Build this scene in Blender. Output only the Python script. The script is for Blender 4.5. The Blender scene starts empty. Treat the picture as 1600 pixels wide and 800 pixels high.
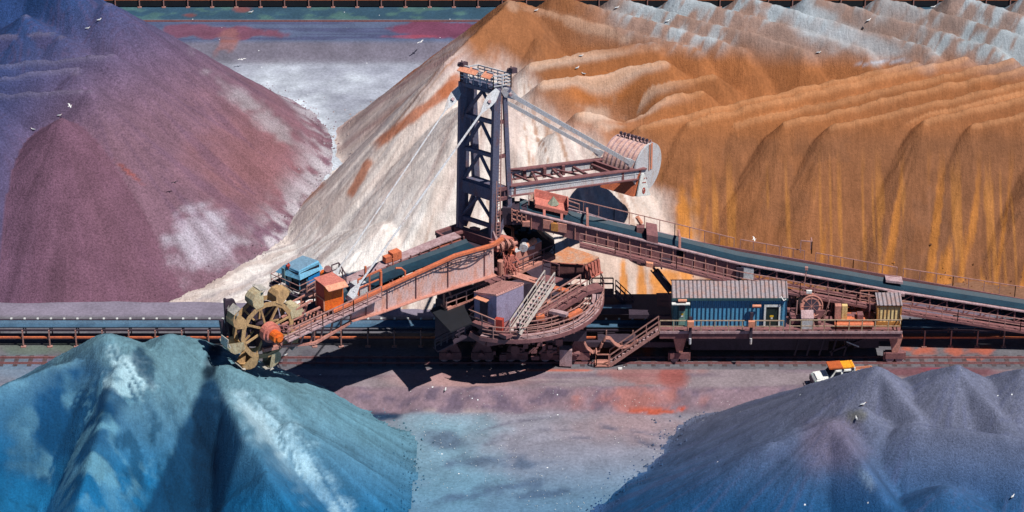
import bpy, bmesh, math, random
import numpy as np
from mathutils import Vector, Matrix
random.seed(7); RNG = np.random.default_rng(11)
# ---------------------------------------------------------------- camera
TH = math.radians(28.0); FPX = 4537.0
CAM = np.array((0.0, -207.4, 118.3))
FW = np.array((0.0, math.cos(TH), -math.sin(TH))); UPV = np.array((0.0, math.sin(TH), math.cos(TH)))
sc = bpy.context.scene
COL = sc.collection
cd = bpy.data.cameras.new('camera'); cam = bpy.data.objects.new('camera', cd); COL.objects.link(cam)
cam.location = CAM; cam.rotation_euler = (math.pi/2 - TH, 0, 0)
cd.sensor_width = 36.0; cd.lens = 36.0*FPX/1600.0; cd.clip_start = 1.0; cd.clip_end = 5000.0
sc.camera = cam
# ---------------------------------------------------------------- sky and sun
SUN = Vector((0.52, -0.32, 1.0)).normalized()
w = bpy.data.worlds.new('World'); sc.world = w; w.use_nodes = True
nt = w.node_tree; bg = nt.nodes['Background']
sky = nt.nodes.new('ShaderNodeTexSky'); sky.sky_type = 'NISHITA'; sky.sun_disc = False
sky.sun_elevation = math.asin(SUN.z); sky.sun_rotation = math.atan2(SUN.x, SUN.y)
sky.ozone_density = 8.0; sky.dust_density = 0.0; sky.air_density = 0.7
nt.links.new(sky.outputs[0], bg.inputs[0]); bg.inputs[1].default_value = 0.05
sd = bpy.data.lights.new('sun', 'SUN'); sd.energy = 5.0; sd.angle = math.radians(0.5); sd.color = (1.0, 0.93, 0.84)
so = bpy.data.objects.new('sun', sd); COL.objects.link(so)
so.rotation_euler = (-SUN).to_track_quat('-Z', 'Y').to_euler(); so.location = (40, -40, 90)
sc.view_settings.view_transform = 'Standard'; sc.view_settings.look = 'None'
sc.view_settings.exposure = 0.08; sc.view_settings.gamma = 1.0
sc.cycles.max_bounces = 4; sc.cycles.diffuse_bounces = 1
# ---------------------------------------------------------------- helpers
def proj(X, Y, Z):
    vx = X-CAM[0]; vy = Y-CAM[1]; vz = Z-CAM[2]
    d = vy*FW[1]+vz*FW[2]; u = vy*UPV[1]+vz*UPV[2]
    return 800+FPX*vx/d, 400-FPX*u/d
def ray(px, py):
    return FW + np.array((1.0, 0, 0))*((px-800)/FPX) + UPV*((400-py)/FPX)
def atz(px, py, z):
    r = ray(px, py); t = (z-CAM[2])/r[2]; return Vector(CAM+r*t)
def aty(px, py, Y):
    r = ray(px, py); t = (Y-CAM[1])/r[1]; return Vector(CAM+r*t)
class Plane:                                    # vertical plane through two points
    def __init__(s, a, b):
        s.p = Vector(a); d = Vector(b)-Vector(a); d.z = 0; d.normalize(); s.d = d
        s.n = Vector((d.y, -d.x, 0))
        if s.n.y > 0: s.n = -s.n                # towards the viewer
    def at(s, px, py, off=0.0):
        r = Vector(ray(px, py)); q = s.p+s.n*off
        t = (q-Vector(CAM)).dot(s.n)/r.dot(s.n); return Vector(CAM)+r*t
    def shifted(s, off):
        return Plane(s.p+s.n*off, s.p+s.n*off+s.d)
def lin(c):
    c = np.array(c, dtype=float)/255.0
    return np.where(c <= 0.04045, c/12.92, ((c+0.055)/1.055)**2.4)
def L4(c, k=1.0):
    l = lin(c)*k; return (float(l[0]), float(l[1]), float(l[2]), 1.0)
def tag(o, label=None, cat=None, group=None, kind=None):
    if label: o['label'] = label
    if cat: o['category'] = cat
    if group: o['group'] = group
    if kind: o['kind'] = kind
    return o
def empty(name, loc, label, cat, group=None):
    o = bpy.data.objects.new(name, None); COL.objects.link(o); o.location = loc
    return tag(o, label, cat, group)
def root_loc(o):
    l = Vector((0, 0, 0))
    while o is not None: l = l+Vector(o.location); o = o.parent
    return l
class MB:
    def __init__(s): s.v = []; s.f = []
    def add(s, vs, fs):
        n = len(s.v); s.v += [tuple(v) for v in vs]; s.f += [tuple(i+n for i in f) for f in fs]; return s
    def box(s, c, ex, ey, ez):                  # centre + three half-extent vectors
        c = Vector(c); ex = Vector(ex); ey = Vector(ey); ez = Vector(ez)
        vs = [c+a*ex+b*ey+d*ez for d in (-1, 1) for b in (-1, 1) for a in (-1, 1)]
        return s.add(vs, [(0, 2, 3, 1), (4, 5, 7, 6), (0, 1, 5, 4), (2, 6, 7, 3), (0, 4, 6, 2), (1, 3, 7, 5)])
    def abox(s, x0, x1, y0, y1, z0, z1):
        return s.box(((x0+x1)/2, (y0+y1)/2, (z0+z1)/2), ((x1-x0)/2, 0, 0), (0, (y1-y0)/2, 0), (0, 0, (z1-z0)/2))
    def beam(s, a, b, w, h, up=(0, 0, 1)):
        a = Vector(a); b = Vector(b); d = b-a
        if d.length < 1e-5: return s
        dn = d.normalized(); up = Vector(up)
        if abs(dn.dot(up)) > 0.98: up = Vector((0.6, -0.8, 0))
        sx = dn.cross(up).normalized(); uy = sx.cross(dn)
        return s.box((a+b)/2, d/2, sx*w/2, uy*h/2)
    def ibeam(s, a, b, w, h, up=(0, 0, 1), t=0.06):
        a = Vector(a); b = Vector(b); dn = (b-a).normalized(); up = Vector(up)
        if abs(dn.dot(up)) > 0.98: up = Vector((0.6, -0.8, 0))
        sx = dn.cross(up).normalized(); uy = sx.cross(dn)
        s.box((a+b)/2, (b-a)/2, sx*0.03, uy*(h/2-t))
        for q in (-1, 1): s.box((a+b)/2+uy*q*(h/2-t/2), (b-a)/2, sx*w/2, uy*t/2)
        return s
    def tube(s, pts, r, n=6, r2=None):
        pts = [Vector(p) for p in pts]; rings = []
        for i, p in enumerate(pts):
            d = (pts[min(i+1, len(pts)-1)]-pts[max(i-1, 0)]).normalized()
            u = Vector((0, 0, 1)) if abs(d.z) < 0.9 else Vector((1, 0, 0))
            a = d.cross(u).normalized(); b = d.cross(a)
            rr = r if r2 is None else r+(r2-r)*i/(len(pts)-1)
            rings.append([p+(a*math.cos(2*math.pi*k/n)+b*math.sin(2*math.pi*k/n))*rr for k in range(n)])
        vs = [v for R in rings for v in R]; fs = []
        for i in range(len(pts)-1):
            for k in range(n):
                fs.append((i*n+k, i*n+(k+1) % n, (i+1)*n+(k+1) % n, (i+1)*n+k))
        fs.append(tuple(range(n-1, -1, -1))); fs.append(tuple((len(pts)-1)*n+k for k in range(n)))
        return s.add(vs, fs)
    def poly(s, pts, off):                      # polygon swept by vector off
        n = len(pts); pts = [Vector(p) for p in pts]; off = Vector(off)
        vs = pts+[p+off for p in pts]
        fs = [tuple(range(n)), tuple(range(2*n-1, n-1, -1))]
        for i in range(n): fs.append((i, i+n, (i+1) % n+n, (i+1) % n))
        return s.add(vs, fs)
    def quad(s, a, b, c, d): return s.add([a, b, c, d], [(0, 1, 2, 3)])
    def rail(s, pts, h=1.05, step=1.3, r=0.035, mids=1, posts=True):
        pts = [Vector(p) for p in pts]; U = Vector((0, 0, 1))
        for a, b in zip(pts[:-1], pts[1:]):
            for m in range(mids+1):
                z = U*h*(1-m/(mids+1.0)); s.beam(a+z, b+z, r*2 if m == 0 else r*1.5, r*2 if m == 0 else r*1.5)
            n = max(1, int(round((b-a).length/step)))
            for i in range(n+1):
                p = a.lerp(b, i/n); s.beam(p, p+U*h, r*2, r*2, up=(0, 1, 0))
        return s
    def build(s, name, mat, parent=None, smooth=False):
        me = bpy.data.meshes.new(name)
        o0 = root_loc(parent) if parent is not None else Vector((0, 0, 0))
        me.from_pydata([(v[0]-o0.x, v[1]-o0.y, v[2]-o0.z) for v in s.v], [], s.f)
        bm = bmesh.new(); bm.from_mesh(me); bmesh.ops.recalc_face_normals(bm, faces=bm.faces); bm.to_mesh(me); bm.free()
        me.materials.append(mat)
        if smooth:
            for p in me.polygons: p.use_smooth = True
        o = bpy.data.objects.new(name, me); COL.objects.link(o)
        if parent is not None: o.parent = parent
        return o
class MS:                                       # like MB, but every shape becomes an object of its own
    def __init__(s): s.l = []
    def __getattr__(s, k):
        def f(*a, **b): m = MB(); getattr(m, k)(*a, **b); s.l.append(m); return s
        return f
    def build_all(s, name, mat, parent=None): return [m.build(name, mat, parent) for m in s.l]
# ---------------------------------------------------------------- materials
def newmat(name):
    m = bpy.data.materials.new(name); m.use_nodes = True; t = m.node_tree
    return m, t, t.nodes['Principled BSDF']
def paint(name, c, c2=None, rough=0.7, metal=0.0, scale=1.2, amt=0.55, streak=True, k=1.0, grime=None):
    """worn paint: base colour c, rust/dirt colour c2 in streaky patches"""
    m, t, b = newmat(name); N = t.nodes.new; K = t.links.new
    tc = N('ShaderNodeTexCoord'); mp = N('ShaderNodeMapping'); K(tc.outputs['Object'], mp.inputs[0])
    mp.inputs['Scale'].default_value = (scale, scale, scale*(0.35 if streak else 1.0))
    n = N('ShaderNodeTexNoise'); n.inputs['Scale'].default_value = 1.6; n.inputs['Detail'].default_value = 7; n.inputs['Roughness'].default_value = 0.68
    K(mp.outputs[0], n.inputs['Vector'])
    cr = N('ShaderNodeValToRGB'); cr.color_ramp.elements[0].position = 0.60-amt*0.3; cr.color_ramp.elements[1].position = 0.72
    cr.color_ramp.elements[0].color = (0, 0, 0, 1); cr.color_ramp.elements[1].color = (1, 1, 1, 1)
    K(n.outputs['Fac'], cr.inputs[0])
    mx = N('ShaderNodeMixRGB'); mx.inputs[1].default_value = L4(c, k)
    mx.inputs[2].default_value = L4(c2 if c2 else tuple(x*0.72 for x in c), k)
    K(cr.outputs[0], mx.inputs[0])
    n2 = N('ShaderNodeTexNoise'); n2.inputs['Scale'].default_value = 9; n2.inputs['Detail'].default_value = 5
    K(tc.outputs['Object'], n2.inputs['Vector'])
    r2 = N('ShaderNodeMapRange'); r2.inputs[1].default_value = 0.3; r2.inputs[2].default_value = 0.7; r2.inputs[3].default_value = 0.72; r2.inputs[4].default_value = 1.22
    K(n2.outputs['Fac'], r2.inputs[0])
    mu = N('ShaderNodeMixRGB'); mu.blend_type = 'MULTIPLY'; mu.inputs[0].default_value = 1.0
    K(mx.outputs[0], mu.inputs[1]); K(r2.outputs[0], mu.inputs[2]); K(mu.outputs[0], b.inputs['Base Color'])
    b.inputs['Roughness'].default_value = rough; b.inputs['Metallic'].default_value = metal
    bp = N('ShaderNodeBump'); bp.inputs['Strength'].default_value = 0.25; bp.inputs['Distance'].default_value = 0.03
    K(n2.outputs['Fac'], bp.inputs['Height']); K(bp.outputs[0], b.inputs['Normal'])
    return m
def corrugated(name, c, c2, axis=0, period=0.22, k=1.0, lo=0.45):
    m = paint(name, c, c2, k=k); t = m.node_tree; N = t.nodes.new; K = t.links.new; b = t.nodes['Principled BSDF']
    tc = N('ShaderNodeTexCoord'); sp = N('ShaderNodeSeparateXYZ'); K(tc.outputs['Object'], sp.inputs[0])
    mt = N('ShaderNodeMath'); mt.operation = 'MULTIPLY'; mt.inputs[1].default_value = 2*math.pi/period; K(sp.outputs[axis], mt.inputs[0])
    sn = N('ShaderNodeMath'); sn.operation = 'SINE'; K(mt.outputs[0], sn.inputs[0])
    bp = N('ShaderNodeBump'); bp.inputs['Strength'].default_value = 1.0; bp.inputs['Distance'].default_value = 0.06
    K(sn.outputs[0], bp.inputs['Height']); old = [l for l in t.links if l.to_socket == b.inputs['Normal']]
    if old: K(old[0].from_socket, bp.inputs['Normal'])
    K(bp.outputs[0], b.inputs['Normal']); return m
def ore(name, grain=1.0, speck=0.0, bump=0.5, gscale=5.0, speckcol=(0.75, 0.8, 0.85, 1), flow=0.0):
    """loose ore: colour zones come with the mesh, grain and lumps from noise"""
    m, t, b = newmat(name); N = t.nodes.new; K = t.links.new
    at = N('ShaderNodeAttribute'); at.attribute_name = 'Col'
    tc = N('ShaderNodeTexCoord')
    n = N('ShaderNodeTexNoise'); n.inputs['Scale'].default_value = gscale; n.inputs['Detail'].default_value = 6; n.inputs['Roughness'].default_value = 0.75
    K(tc.outputs['Object'], n.inputs['Vector'])
    r = N('ShaderNodeMapRange'); r.inputs[1].default_value = 0.32; r.inputs[2].default_value = 0.68
    r.inputs[3].default_value = 1-0.28*grain; r.inputs[4].default_value = 1+0.28*grain
    K(n.outputs['Fac'], r.inputs[0])
    mu = N('ShaderNodeMixRGB'); mu.blend_type = 'MULTIPLY'; mu.inputs[0].default_value = 1.0
    K(at.outputs['Color'], mu.inputs[1]); K(r.outputs[0], mu.inputs[2])
    n3 = N('ShaderNodeTexNoise'); n3.inputs['Scale'].default_value = 0.45; n3.inputs['Detail'].default_value = 5
    K(tc.outputs['Object'], n3.inputs['Vector'])
    r3 = N('ShaderNodeMapRange'); r3.inputs[1].default_value = 0.3; r3.inputs[2].default_value = 0.7; r3.inputs[3].default_value = 0.86; r3.inputs[4].default_value = 1.14
    K(n3.outputs['Fac'], r3.inputs[0])
    mu2 = N('ShaderNodeMixRGB'); mu2.blend_type = 'MULTIPLY'; mu2.inputs[0].default_value = 1.0
    K(mu.outputs[0], mu2.inputs[1]); K(r3.outputs[0], mu2.inputs[2]); out = mu2.outputs[0]
    if speck > 0:
        vo = N('ShaderNodeTexVoronoi'); vo.inputs['Scale'].default_value = 2.2; K(tc.outputs['Object'], vo.inputs['Vector'])
        lt = N('ShaderNodeMath'); lt.operation = 'LESS_THAN'; lt.inputs[1].default_value = 0.15; K(vo.outputs['Distance'], lt.inputs[0])
        sp = N('ShaderNodeSeparateColor'); K(vo.outputs['Color'], sp.inputs[0])
        g2 = N('ShaderNodeMath'); g2.operation = 'LESS_THAN'; g2.inputs[1].default_value = speck; K(sp.outputs[0], g2.inputs[0])
        an = N('ShaderNodeMath'); an.operation = 'MULTIPLY'; K(lt.outputs[0], an.inputs[0]); K(g2.outputs[0], an.inputs[1])
        ms = N('ShaderNodeMixRGB'); K(an.outputs[0], ms.inputs[0]); K(out, ms.inputs[1]); ms.inputs[2].default_value = speckcol; out = ms.outputs[0]
    hsrc = n.outputs['Fac']
    if flow > 0:                                # material that slid down the slope leaves fine runnels
        mp = N('ShaderNodeMapping'); mp.inputs['Scale'].default_value = (2.6, .32, .4); K(tc.outputs['Object'], mp.inputs[0])
        nf = N('ShaderNodeTexNoise'); nf.inputs['Scale'].default_value = 1.5; nf.inputs['Detail'].default_value = 7; nf.inputs['Roughness'].default_value = .7; nf.inputs['Distortion'].default_value = .6
        K(mp.outputs[0], nf.inputs['Vector'])
        rf = N('ShaderNodeMapRange'); rf.inputs[1].default_value = .36; rf.inputs[2].default_value = .64; rf.inputs[3].default_value = 1-.26*flow; rf.inputs[4].default_value = 1+.28*flow
        K(nf.outputs['Fac'], rf.inputs[0]); m4 = N('ShaderNodeMixRGB'); m4.blend_type = 'MULTIPLY'; m4.inputs[0].default_value = 1; K(out, m4.inputs[1]); K(rf.outputs[0], m4.inputs[2]); out = m4.outputs[0]
        ad = N('ShaderNodeMath'); ad.operation = 'MULTIPLY_ADD'; ad.inputs[1].default_value = 3.0*flow; K(nf.outputs['Fac'], ad.inputs[0]); K(n.outputs['Fac'], ad.inputs[2]); hsrc = ad.outputs[0]
    K(out, b.inputs['Base Color']); b.inputs['Roughness'].default_value = 0.95
    b.inputs['Specular IOR Level'].default_value = 0.15
    bp = N('ShaderNodeBump'); bp.inputs['Strength'].default_value = bump; bp.inputs['Distance'].default_value = 0.12
    K(hsrc, bp.inputs['Height']); K(bp.outputs[0], b.inputs['Normal'])
    return m
# ---------------------------------------------------------------- numpy noise
_T = RNG.random((256, 256))
def vn(x, y, s=0):
    x = np.asarray(x, float)+s*17.31; y = np.asarray(y, float)+s*9.77
    xi = np.floor(x).astype(int); yi = np.floor(y).astype(int); fx = x-xi; fy = y-yi
    fx = fx*fx*(3-2*fx); fy = fy*fy*(3-2*fy)
    a = _T[xi & 255, yi & 255]; b = _T[(xi+1) & 255, yi & 255]; c = _T[xi & 255, (yi+1) & 255]; d = _T[(xi+1) & 255, (yi+1) & 255]
    return (a*(1-fx)+b*fx)*(1-fy)+(c*(1-fx)+d*fx)*fy
def fbm(x, y, o=4, s=0):
    t = 0; a = 0.5; n = 0
    for i in range(o): t = t+a*vn(x*2**i, y*2**i, s+i*3); n += a; a *= 0.5
    return t/n
def sstep(a, b, x):
    t = np.clip((x-a)/(b-a), 0, 1); return t*t*(3-2*t)
def desat(C, s, k=1.0):
    g = (C*np.array((.3, .5, .2))).sum(-1, keepdims=True); return (C*(1-s)+g*s)*k
def mixc(c, col, m, k=1.0):
    m = np.clip(m, 0, 1)[..., None]; return c*(1-m)+lin(col)*k*m
# ================================================================ terrain
ZF = -1.2                                       # yard floor, below the track bed
def piles(prims, X, Y, slope=0.74, rnd=0.3, axx=1.0):
    """height of a heap made of dumped cones and windrow ridges; prims: (p1, h1, p2, h2)"""
    Z = np.full(X.shape, -5.0); A = np.zeros(X.shape); D = np.zeros(X.shape); I = np.zeros(X.shape)
    for i, (p, q, sl) in enumerate(prims):
        dx, dy = q[0]-p[0], q[1]-p[1]; L2 = dx*dx+dy*dy
        if L2 < 1e-6: t = np.zeros(X.shape)
        else: t = np.clip(((X-p[0])*dx+(Y-p[1])*dy)/L2, 0, 1)
        cx = p[0]+dx*t; cy = p[1]+dy*t; h = p[2]+(q[2]-p[2])*t
        wob = 0.5*(fbm(X*0.22+i*3.1, Y*0.22, 3, i)-0.5)*2
        ex, ey = X-cx, Y-cy; d = np.hypot(ex*axx, ey)
        if L2 > 1e-6: side = np.abs(ex*(-dy)+ey*dx)/math.sqrt(L2)/np.maximum(d, 1e-3)
        else: side = 0
        z = h-(slope*sl)*(1+0.8*np.minimum(side, 1)**2*(0 if L2 < 1e-6 else 1))*(np.sqrt(d*d+rnd*rnd)-rnd)*(1+0.06*wob)+0.35*wob*np.minimum(d/4, 1)
        g = z > Z
        Z = np.where(g, z, Z); A = np.where(g, np.arctan2(ey, ex), A); D = np.where(g, d, D); I = np.where(g, i, I)
    return Z, A, D, I
def apex(px, py, H): return tuple(atz(px, py, ZF+H))
def cone(px, py, H, sl=1.0): a = apex(px, py, H); return (a, a, sl)
def ridge(px, py, H, qx, qy, G, sl=1.0): return (apex(px, py, H), apex(qx, qy, G), sl)
def grid_mesh(name, xs, ys, Z, C, mat, drop=None):
    ny, nx = Z.shape; X, Y = np.meshgrid(xs, ys)
    v = np.stack([X, Y, Z], -1).reshape(-1, 3)
    idx = np.arange(nx*ny).reshape(ny, nx)
    f = np.stack([idx[:-1, :-1], idx[:-1, 1:], idx[1:, 1:], idx[1:, :-1]], -1).reshape(-1, 4)
    if drop is not None:
        k = (~drop).reshape(-1)[f].any(axis=1); f = f[k]
        used = np.unique(f); rm = np.full(nx*ny, -1); rm[used] = np.arange(len(used)); v = v[used]; f = rm[f]; C = C.reshape(-1, 3)[used]
    C = C.reshape(-1, 3)
    me = bpy.data.meshes.new(name); me.vertices.add(len(v)); me.vertices.foreach_set('co', v.ravel())
    me.loops.add(f.size); me.loops.foreach_set('vertex_index', f.ravel().astype(np.int32))
    me.polygons.add(len(f)); me.polygons.foreach_set('loop_start', np.arange(0, f.size, 4, dtype=np.int32))
    try: me.polygons.foreach_set('loop_total', np.full(len(f), 4, dtype=np.int32))
    except Exception: pass
    me.update(); me.validate()
    me.polygons.foreach_set('use_smooth', np.ones(len(me.polygons), dtype=bool))
    ca = me.color_attributes.new('Col', 'FLOAT_COLOR', 'POINT')
    ca.data.foreach_set('color', np.concatenate([np.clip(C, 0, 1), np.ones((len(C), 1))], 1).ravel().astype(np.float32))
    me.materials.append(mat); o = bpy.data.objects.new(name, me); COL.objects.link(o); return o
def blob(px, py, cx, cy, rx, ry, rot=0.0, soft=0.5, rag=0.35, ns=0.03, s=0):
    c, d = math.cos(math.radians(rot)), math.sin(math.radians(rot))
    ux = ((px-cx)*c+(py-cy)*d)/rx; uy = (-(px-cx)*d+(py-cy)*c)/ry
    r = np.sqrt(ux*ux+uy*uy)+rag*(fbm(px*ns, py*ns*1.6, 4, s)-0.5)*2
    return 1-sstep(1-soft, 1+soft*0.3, r)
def cheap(name, prims, x0, x1, y0, y1, st, colour, mat, label, rill=0.10, slope=0.74, edge=None, bumpy=0.12, extra=None, dsat=.0, ck=.92, axx=1.0):
    xs = np.arange(x0, x1+st, st); ys = np.arange(y0, y1+st, st); X, Y = np.meshgrid(xs, ys)
    Z, A, D, I = piles(prims, X, Y, slope, axx=axx)
    rl = fbm(A*14+I*7.3, D*0.12, 4, 2)-0.5; rf = fbm(A*42+I*3.3, D*0.25, 3, 5)-0.5
    base = fbm(X*0.6, Y*0.6, 5, 9)-0.5; fine = fbm(X*2.2, Y*2.2, 4, 13)-0.5
    k = np.minimum(D/3, 1)
    crest = 1-sstep(.2, 1.3, D); Z = Z+rill*(rl*2.2+rf*0.8)*k+bumpy*(base*2+fine*0.9)+crest*(.4*(fbm(X*.8, Y*.8, 4, 33)-.5)+.22*(fbm(X*3, Y*3, 3, 34)-.5))
    if extra is not None: Z = extra(X, Y, Z)
    Z = Z+0.10*(fbm(X*0.9, Y*0.9, 3, 4)-0.5)
    hh = Z-ZF+.3*(fbm(X*.35, Y*.35, 4, 17)-.5)*np.clip(1-(Z-ZF)/2, 0, 1); Z = ZF+0.15*np.log1p(np.exp(np.clip(hh/0.15, -30, 30)))-.02
    Z = np.where(hh > 2, hh+ZF-.02, Z)
    PX, PY = proj(X, Y, Z)
    C = colour(X, Y, Z, PX, PY, A, D, I, rl, rf)
    C = desat(C, dsat, ck)
    drop = Z < ZF+0.0
    o = grid_mesh(name, xs, ys, Z, C, mat, drop); tag(o, label, 'stockpile'); toe_scatter(xs, ys, Z, C, drop, name); return o

def toe_scatter(xs, ys, Z, C, drop, name):
    """loose lumps that rolled off the foot of a heap"""
    sel = np.argwhere((~drop) & (Z < ZF+.35)); r = np.random.default_rng(3); vs = []; cs = []; fs = []
    if len(sel) == 0: return
    for k in range(1500):
        i, j = sel[r.integers(len(sel))]; sp_ = abs(r.normal(0, 1.0)); an = r.uniform(0, 6.28); x = xs[j]+sp_*math.cos(an); y = ys[i]+sp_*math.sin(an)
        if y > 5.0 and y < 6.4: continue
        if -7 < y < 5: continue
        z = ZF+.02; i2 = min(max(int(round((y-ys[0])/(ys[1]-ys[0]))), 0), len(ys)-1); j2 = min(max(int(round((x-xs[0])/(xs[1]-xs[0]))), 0), len(xs)-1)
        if not drop[i2, j2]: z = max(Z[i2, j2], ZF)
        s = r.uniform(.04, .13)*(1.4 if r.random() < .1 else 1); n = len(vs); a = r.uniform(0, 2)
        vs += [(x+s*math.cos(a+t*1.57)*r.uniform(.7, 1.1), y+s*math.sin(a+t*1.57)*r.uniform(.7, 1.1), z-.02) for t in range(4)]+[(x+s*.2, y-.1*s, z+s*r.uniform(.7, 1.1))]
        fs += [(n, n+1, n+4), (n+1, n+2, n+4), (n+2, n+3, n+4), (n+3, n, n+4)]; cs += [C[i, j]*r.uniform(.7, 1.15)]*5
    me = bpy.data.meshes.new('ore_lumps'); me.from_pydata(vs, [], fs); ca = me.color_attributes.new('Col', 'FLOAT_COLOR', 'POINT')
    cs = np.array(cs); ca.data.foreach_set('color', np.concatenate([np.clip(cs, 0, 1), np.ones((len(cs), 1))], 1).ravel().astype(np.float32))
    if 'loose_ore' not in bpy.data.materials: ore('loose_ore', .6, 0, .4, 8)
    me.materials.append(bpy.data.materials['loose_ore']); o = bpy.data.objects.new('ore_lumps', me); COL.objects.link(o); tag(o, 'loose lumps of ore scattered along the foot of a stockpile', 'rubble', kind='stuff')
# ---- the ground sheet: track bed, banks, yard floor, far road
def ground_z(X, Y):
    w_ = 0.5*(fbm(X*0.25, Y*0.25, 3, 21)-0.5)
    z = ZF+(0-ZF)*sstep(-9.3+w_, -7.3+w_*0.6, Y)
    z = z-(0-ZF)*sstep(6.6+w_, 8.6+w_, Y)
    z = z+(0-ZF)*sstep(58.6+w_*2, 61.2+w_, Y)
    return z
def ground():
    cx = np.arange(-62, 62.1, 0.3); cy = np.arange(-46, 84.1, 0.3)
    gr = np.array([2, 6, 14, 30, 60, 120, 250, 500, 900, 1500.0])
    xs = np.concatenate([-62-gr[::-1], cx, 62+gr]); ys = np.concatenate([-46-gr[::-1], cy, 84+gr])
    X, Y = np.meshgrid(xs, ys)
    Z = ground_z(X, Y); bank = sstep(-9.8, -8.6, Y)*(1-sstep(-7.6, -6.9, Y))
    nb = fbm(X*0.5, Y*1.1, 5, 31)-0.5
    nb2 = fbm(X*1.5, Y*3.0, 4, 36)-.5; Z = Z+(nb*0.9+nb2*.35)*bank+0.05*(fbm(X*1.3, Y*1.3, 4, 5)-0.5)
    fl = 1-sstep(-9.5, -8.9, Y)
    Z = Z+fl*(0.35*(fbm(X*0.18, Y*0.18, 3, 8)-0.5)+.16*(fbm(X*1.1, Y*1.1, 4, 9)-.5))
    rut = np.zeros(X.shape)
    for R0, cx0, cy0 in ((7.8, 3.0, -19.5), (9.4, 3.0, -19.5), (13.0, 6.0, -26.0), (14.5, 6.0, -26)):    # wheel ruts
        r = np.hypot(X-cx0, Y-cy0); a = np.arctan2(Y-cy0, X-cx0)
        g_ = np.exp(-((r-R0)/0.2)**2)*sstep(0.3, 0.8, a)*(1-sstep(1.9, 2.5, a)); Z = Z-0.10*g_; rut += g_*sstep(.42, .55, fbm(X*.4, Y*.4, 3, 77))
    PX, PY = proj(X, Y, Z)
    n1 = fbm(X*0.15, Y*0.3, 5, 40); n2 = fbm(X*0.7, Y*0.9, 4, 41); st = fbm(X*0.08, Y*2.2, 4, 42)
    C = np.zeros(X.shape+(3,))+lin((108, 110, 122))
    # near yard floor
    C = mixc(C, (120, 120, 134), fl)
    C = mixc(C, (84, 128, 152), fl*sstep(690, 800, PY)*(0.75))
    C = mixc(C, (96, 140, 160), fl*blob(PX, PY, 690, 720, 120, 110, 20, .7)*0.7)
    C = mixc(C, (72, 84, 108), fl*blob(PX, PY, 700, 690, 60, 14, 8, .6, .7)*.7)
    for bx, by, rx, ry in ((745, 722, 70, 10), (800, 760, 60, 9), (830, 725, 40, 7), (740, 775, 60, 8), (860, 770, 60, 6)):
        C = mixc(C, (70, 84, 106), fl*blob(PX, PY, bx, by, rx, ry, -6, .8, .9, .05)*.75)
    C = mixc(C, (148, 112, 110), fl*blob(PX, PY, 985, 665, 120, 36, 0, .9)*.45)
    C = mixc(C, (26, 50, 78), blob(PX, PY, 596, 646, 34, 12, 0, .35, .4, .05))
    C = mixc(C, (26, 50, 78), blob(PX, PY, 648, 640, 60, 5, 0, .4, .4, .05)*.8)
    C = mixc(C, (176, 168, 160), blob(PX, PY, 722, 641, 62, 2.6, 1, .4, .4, .05)*.8)
    C = mixc(C, (82, 82, 100), rut*.7)
    # road in front of the rail, bank
    road = sstep(-8.2, -7.0, Y)*(1-sstep(-4.6, -4.2, Y))
    C = mixc(C, (122, 112, 120), road)
    C = mixc(C, (100, 88, 102), road*sstep(0.5, 0.62, st)*.8)
    C = mixc(C, (158, 118, 116), road*blob(PX, PY, 720, 590, 130, 22, 0, .7)*.6)
    C = mixc(C, (118, 100, 112), bank)
    C = mixc(C, (80, 72, 92), bank*sstep(.52, .66, fbm(X*0.8, Y*1.6, 4, 47))*.7)
    red = blob(PX, PY, 1010, 583, 84, 20, 0, .35, .5, .04)
    C = mixc(C, (142, 88, 84), red*.6)
    C = mixc(C, (128, 66, 62), blob(PX, PY, 1052, 590, 26, 26, 0, .4, .5, .05)*.75)
    C = mixc(C, (152, 98, 92), blob(PX, PY, 1000, 622, 90, 24, 0, .6, .7, .04)*bank*.8)
    C = mixc(C, (160, 78, 60), blob(PX, PY, 1018, 643, 42, 4.5, 0, .3, .3, .05)); C = mixc(C, (178, 76, 52), blob(PX, PY, 1066, 641, 18, 3, 0, .3, .3, .05))
    C = mixc(C, (170, 84, 60), blob(PX, PY, 870, 578, 60, 3, 0, .4, .6, .05)*.8)
    # under / round the tracks
    tr = sstep(-4.6, -4.2, Y)*(1-sstep(4.2, 5.0, Y))
    C = mixc(C, (92, 92, 100), tr)
    C = mixc(C, (70, 66, 80), tr*sstep(.5, .7, n2)*.4)
    C = mixc(C, (74, 96, 78), tr*blob(PX, PY, 60, 545, 160, 12, 0, .8, .9, .05)*.5)
    for bx, by, rx, ry in ((1446, 548, 26, 10), (1488, 549, 16, 8), (1534, 548, 20, 7), (1420, 545, 14, 4), (1520, 561, 16, 3), (968, 552, 40, 8), (950, 548, 90, 12)):
        C = mixc(C, (160, 82, 62), blob(PX, PY, bx, by, rx, ry, 0, .6, .7, .07)*.85)
    C = mixc(C, (96, 52, 62), blob(PX, PY, 1450, 581, 150, 9, 0, .5, .3, .05)*.8)
    C = mixc(C, (150, 46, 70), blob(PX, PY, 1478, 577, 40, 3, 0, .8, .3, .05)*.7)
    C = mixc(C, (96, 58, 78), blob(PX, PY, 76, 568, 40, 12, 0, .4, .6, .05)*.8)
    C = mixc(C, (88, 116, 140), blob(PX, PY, 10, 580, 140, 26, 0, .9)*.7)
    # back road
    br = sstep(4.2, 4.6, Y)*(1-sstep(7, 8, Y))
    C = mixc(C, (116, 110, 128), br); C = mixc(C, (112, 72, 86), br*blob(PX, PY, 270, 500, 90, 5, 0, .5, .5, .04)*.8)
    C = mixc(C, (96, 84, 100), br*sstep(900, 1000, PX)*.8)
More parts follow.
